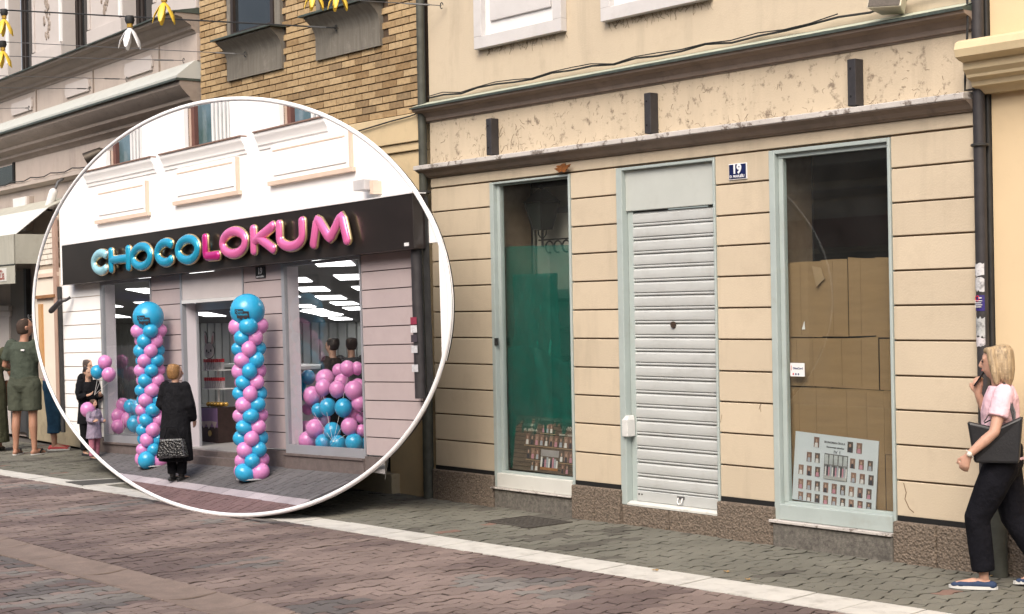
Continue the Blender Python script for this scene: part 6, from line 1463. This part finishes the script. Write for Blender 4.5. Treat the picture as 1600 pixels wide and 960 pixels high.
MB(Th).tube([(-.09,0,.20),(-.05,0,.32),(.05,0,.32),(.09,0,.20)], .009, 6).build('handle', coal, hbg, True)
# mother with balloons, second adult behind, child
p = on_floor(139, .15)
M1, mj1, MH = person('woman in a black hooded jacket with ponytail holding three balloons', p, 5, .625, dict(elb=[(-.22,.06,1.14),(.22,.05,1.14)], wri=[(-.12,.24,1.16),(.14,.25,1.18)], hand=[(-.08,.31,1.20),(.09,.32,1.22)]), (0.45,0.28,0.2))
top(M1, mj1, coal, .62, 1.9, .045, 'jacket', sl_w=.078, flare=.02); bottoms(M1, mj1, coal, .97, .02, 'trousers', .06); shoes(M1, mj1, mat('black_shoe', (.012,.011,.011), .5), mat('dark_sole', (.03,.03,.03), .7))
grow('hood', [{'p': [(-.10,-.05,1.42,.05),(0,-.11,1.44,.06),(.10,-.05,1.42,.05)]}], coal, M1, .014, 3)
grow('hair', [{'cap': .35, 'p': [(*MH(0,-.02,1.69),.078,.10),(*MH(0,-.03,1.63),.085,.10),(*MH(0,-.045,1.56),.07,.07)], 'ref': XR_}, {'p': [(*MH(0,-.10,1.70),.035),(*MH(0,-.14,1.62),.04),(*MH(0,-.14,1.50),.03)]}], mat('dark_hair', (.02,.013,.011), .5, .3, 40), M1, .011, 2)
hold = p + Vector((.20, -.01, .74))
p2_ = on_floor(140, .02)
M2, mj2, MH2 = person('dark haired adult in black standing half hidden behind the ponytail woman', p2_+Vector((0,0,.01)), 20, .645, None, (0.45,0.28,0.2))
top(M2, mj2, coal, .72, 1.9, .04, 'jacket', sl_w=.075); bottoms(M2, mj2, coal, .97, .02, 'trousers', .06); shoes(M2, mj2, MATS['black_shoe'], MATS['dark_sole'])
grow('hair', [{'cap': .35, 'p': [(*MH2(0,-.02,1.69),.083,.102),(*MH2(0,-.03,1.62),.090,.102),(*MH2(0,-.045,1.54),.08,.07)], 'ref': XR_}], mat('grey_brown_hair', (.06,.045,.04), .6, .3, 40), M2, .011, 2)
def hand_bunch(label, lst, tie, d):
    t = thing('balloon_bunch', label, 'balloons', tie)
    for px, py, r, c, dd in lst:
        q = at(px, py, YI-d-dd); rr = r*(q-CAM).dot(FWD)/FPX
        share('balloon', BB if c == 'B' else BP_, t, q, (0, .1, 0), (rr, rr, rr*1.02)); kn = q-Vector((0,0,rr*1.1))
        MB().tube([kn, kn.lerp(tie, .5), tie], .003, 4).build('string', white_p, t)
    return t
hand_bunch('three held balloons, two pink and one blue, beside the ponytail woman', [(164,566,11,'P',.0),(152,581,10.5,'B',.06),(170,585,11,'P',.03)], hold, .10)
cp = on_floor(147, .24); cp.z += .0
K1, kj, KH = person('small child in a lilac padded coat holding a pink balloon', cp, 20, .41, dict(elb=[(-.24,.04,1.15),(.24,.04,1.15)], wri=[(-.2,.22,1.1),(.2,.22,1.12)], hand=[(-.18,.28,1.12),(.17,.29,1.15)], head=(0,.02,.02)), (0.5,0.31,0.23), hands=True)
lil = cloth('lilac_quilt', (0.30,0.25,0.33), .12)
top(K1, kj, lil, .62, 1.9, .06, 'padded_coat', sl_w=.085, flare=.03); bottoms(K1, kj, cloth('pink_leggings', (.42,.16,.22), .1), .97, .025, 'leggings', .06); shoes(K1, kj, MATS['dark_shoe'], MATS['dark_sole'])
grow('hair', [{'cap': .35, 'p': [(*KH(0,-.02,1.69),.085,.105),(*KH(0,-.03,1.62),.092,.105),(*KH(0,-.045,1.54),.08,.07)], 'ref': XR_}], MATS['brown_hair'], K1, .013, 2)
hand_bunch('single pink balloon on a string held by the small child', [(137,640,11.5,'P',.0)], cp+Vector((.10,-.06,.44)), .30)
# two customers inside
for k, (px, yy, hd, lab, hc) in enumerate(((521, .55, 200, 'customer in dark clothes inside the shop, left of two behind the heap of balloons', (.02,.014,.012)), (550, .75, 160, 'customer in dark clothes inside the shop, right of two behind the heap of balloons', (.03,.02,.016)))):
    q = at(px, 600, YI+yy); q.z = FZ
    P_, pj, PH = person(lab, q, hd, .70, None, (0.36,0.22,0.16), False, 'customers inside the shop')
    top(P_, pj, cloth('dark_jacket_%d' % k, [(.03,.022,.02),(.05,.05,.055)][k], .2), .85, 1.9, .035, 'jacket', sl_w=.075); bottoms(P_, pj, coal, .97, .02, 'trousers', .06)
    grow('hair', [{'cap': .35, 'p': [(*PH(0,-.02,1.69),.083,.102),(*PH(0,-.03,1.62),.088,.100),(*PH(0,-.045,1.56),.07,.06)], 'ref': XR_}], mat('hair_%d' % k, hc, .6), P_, .012, 2)
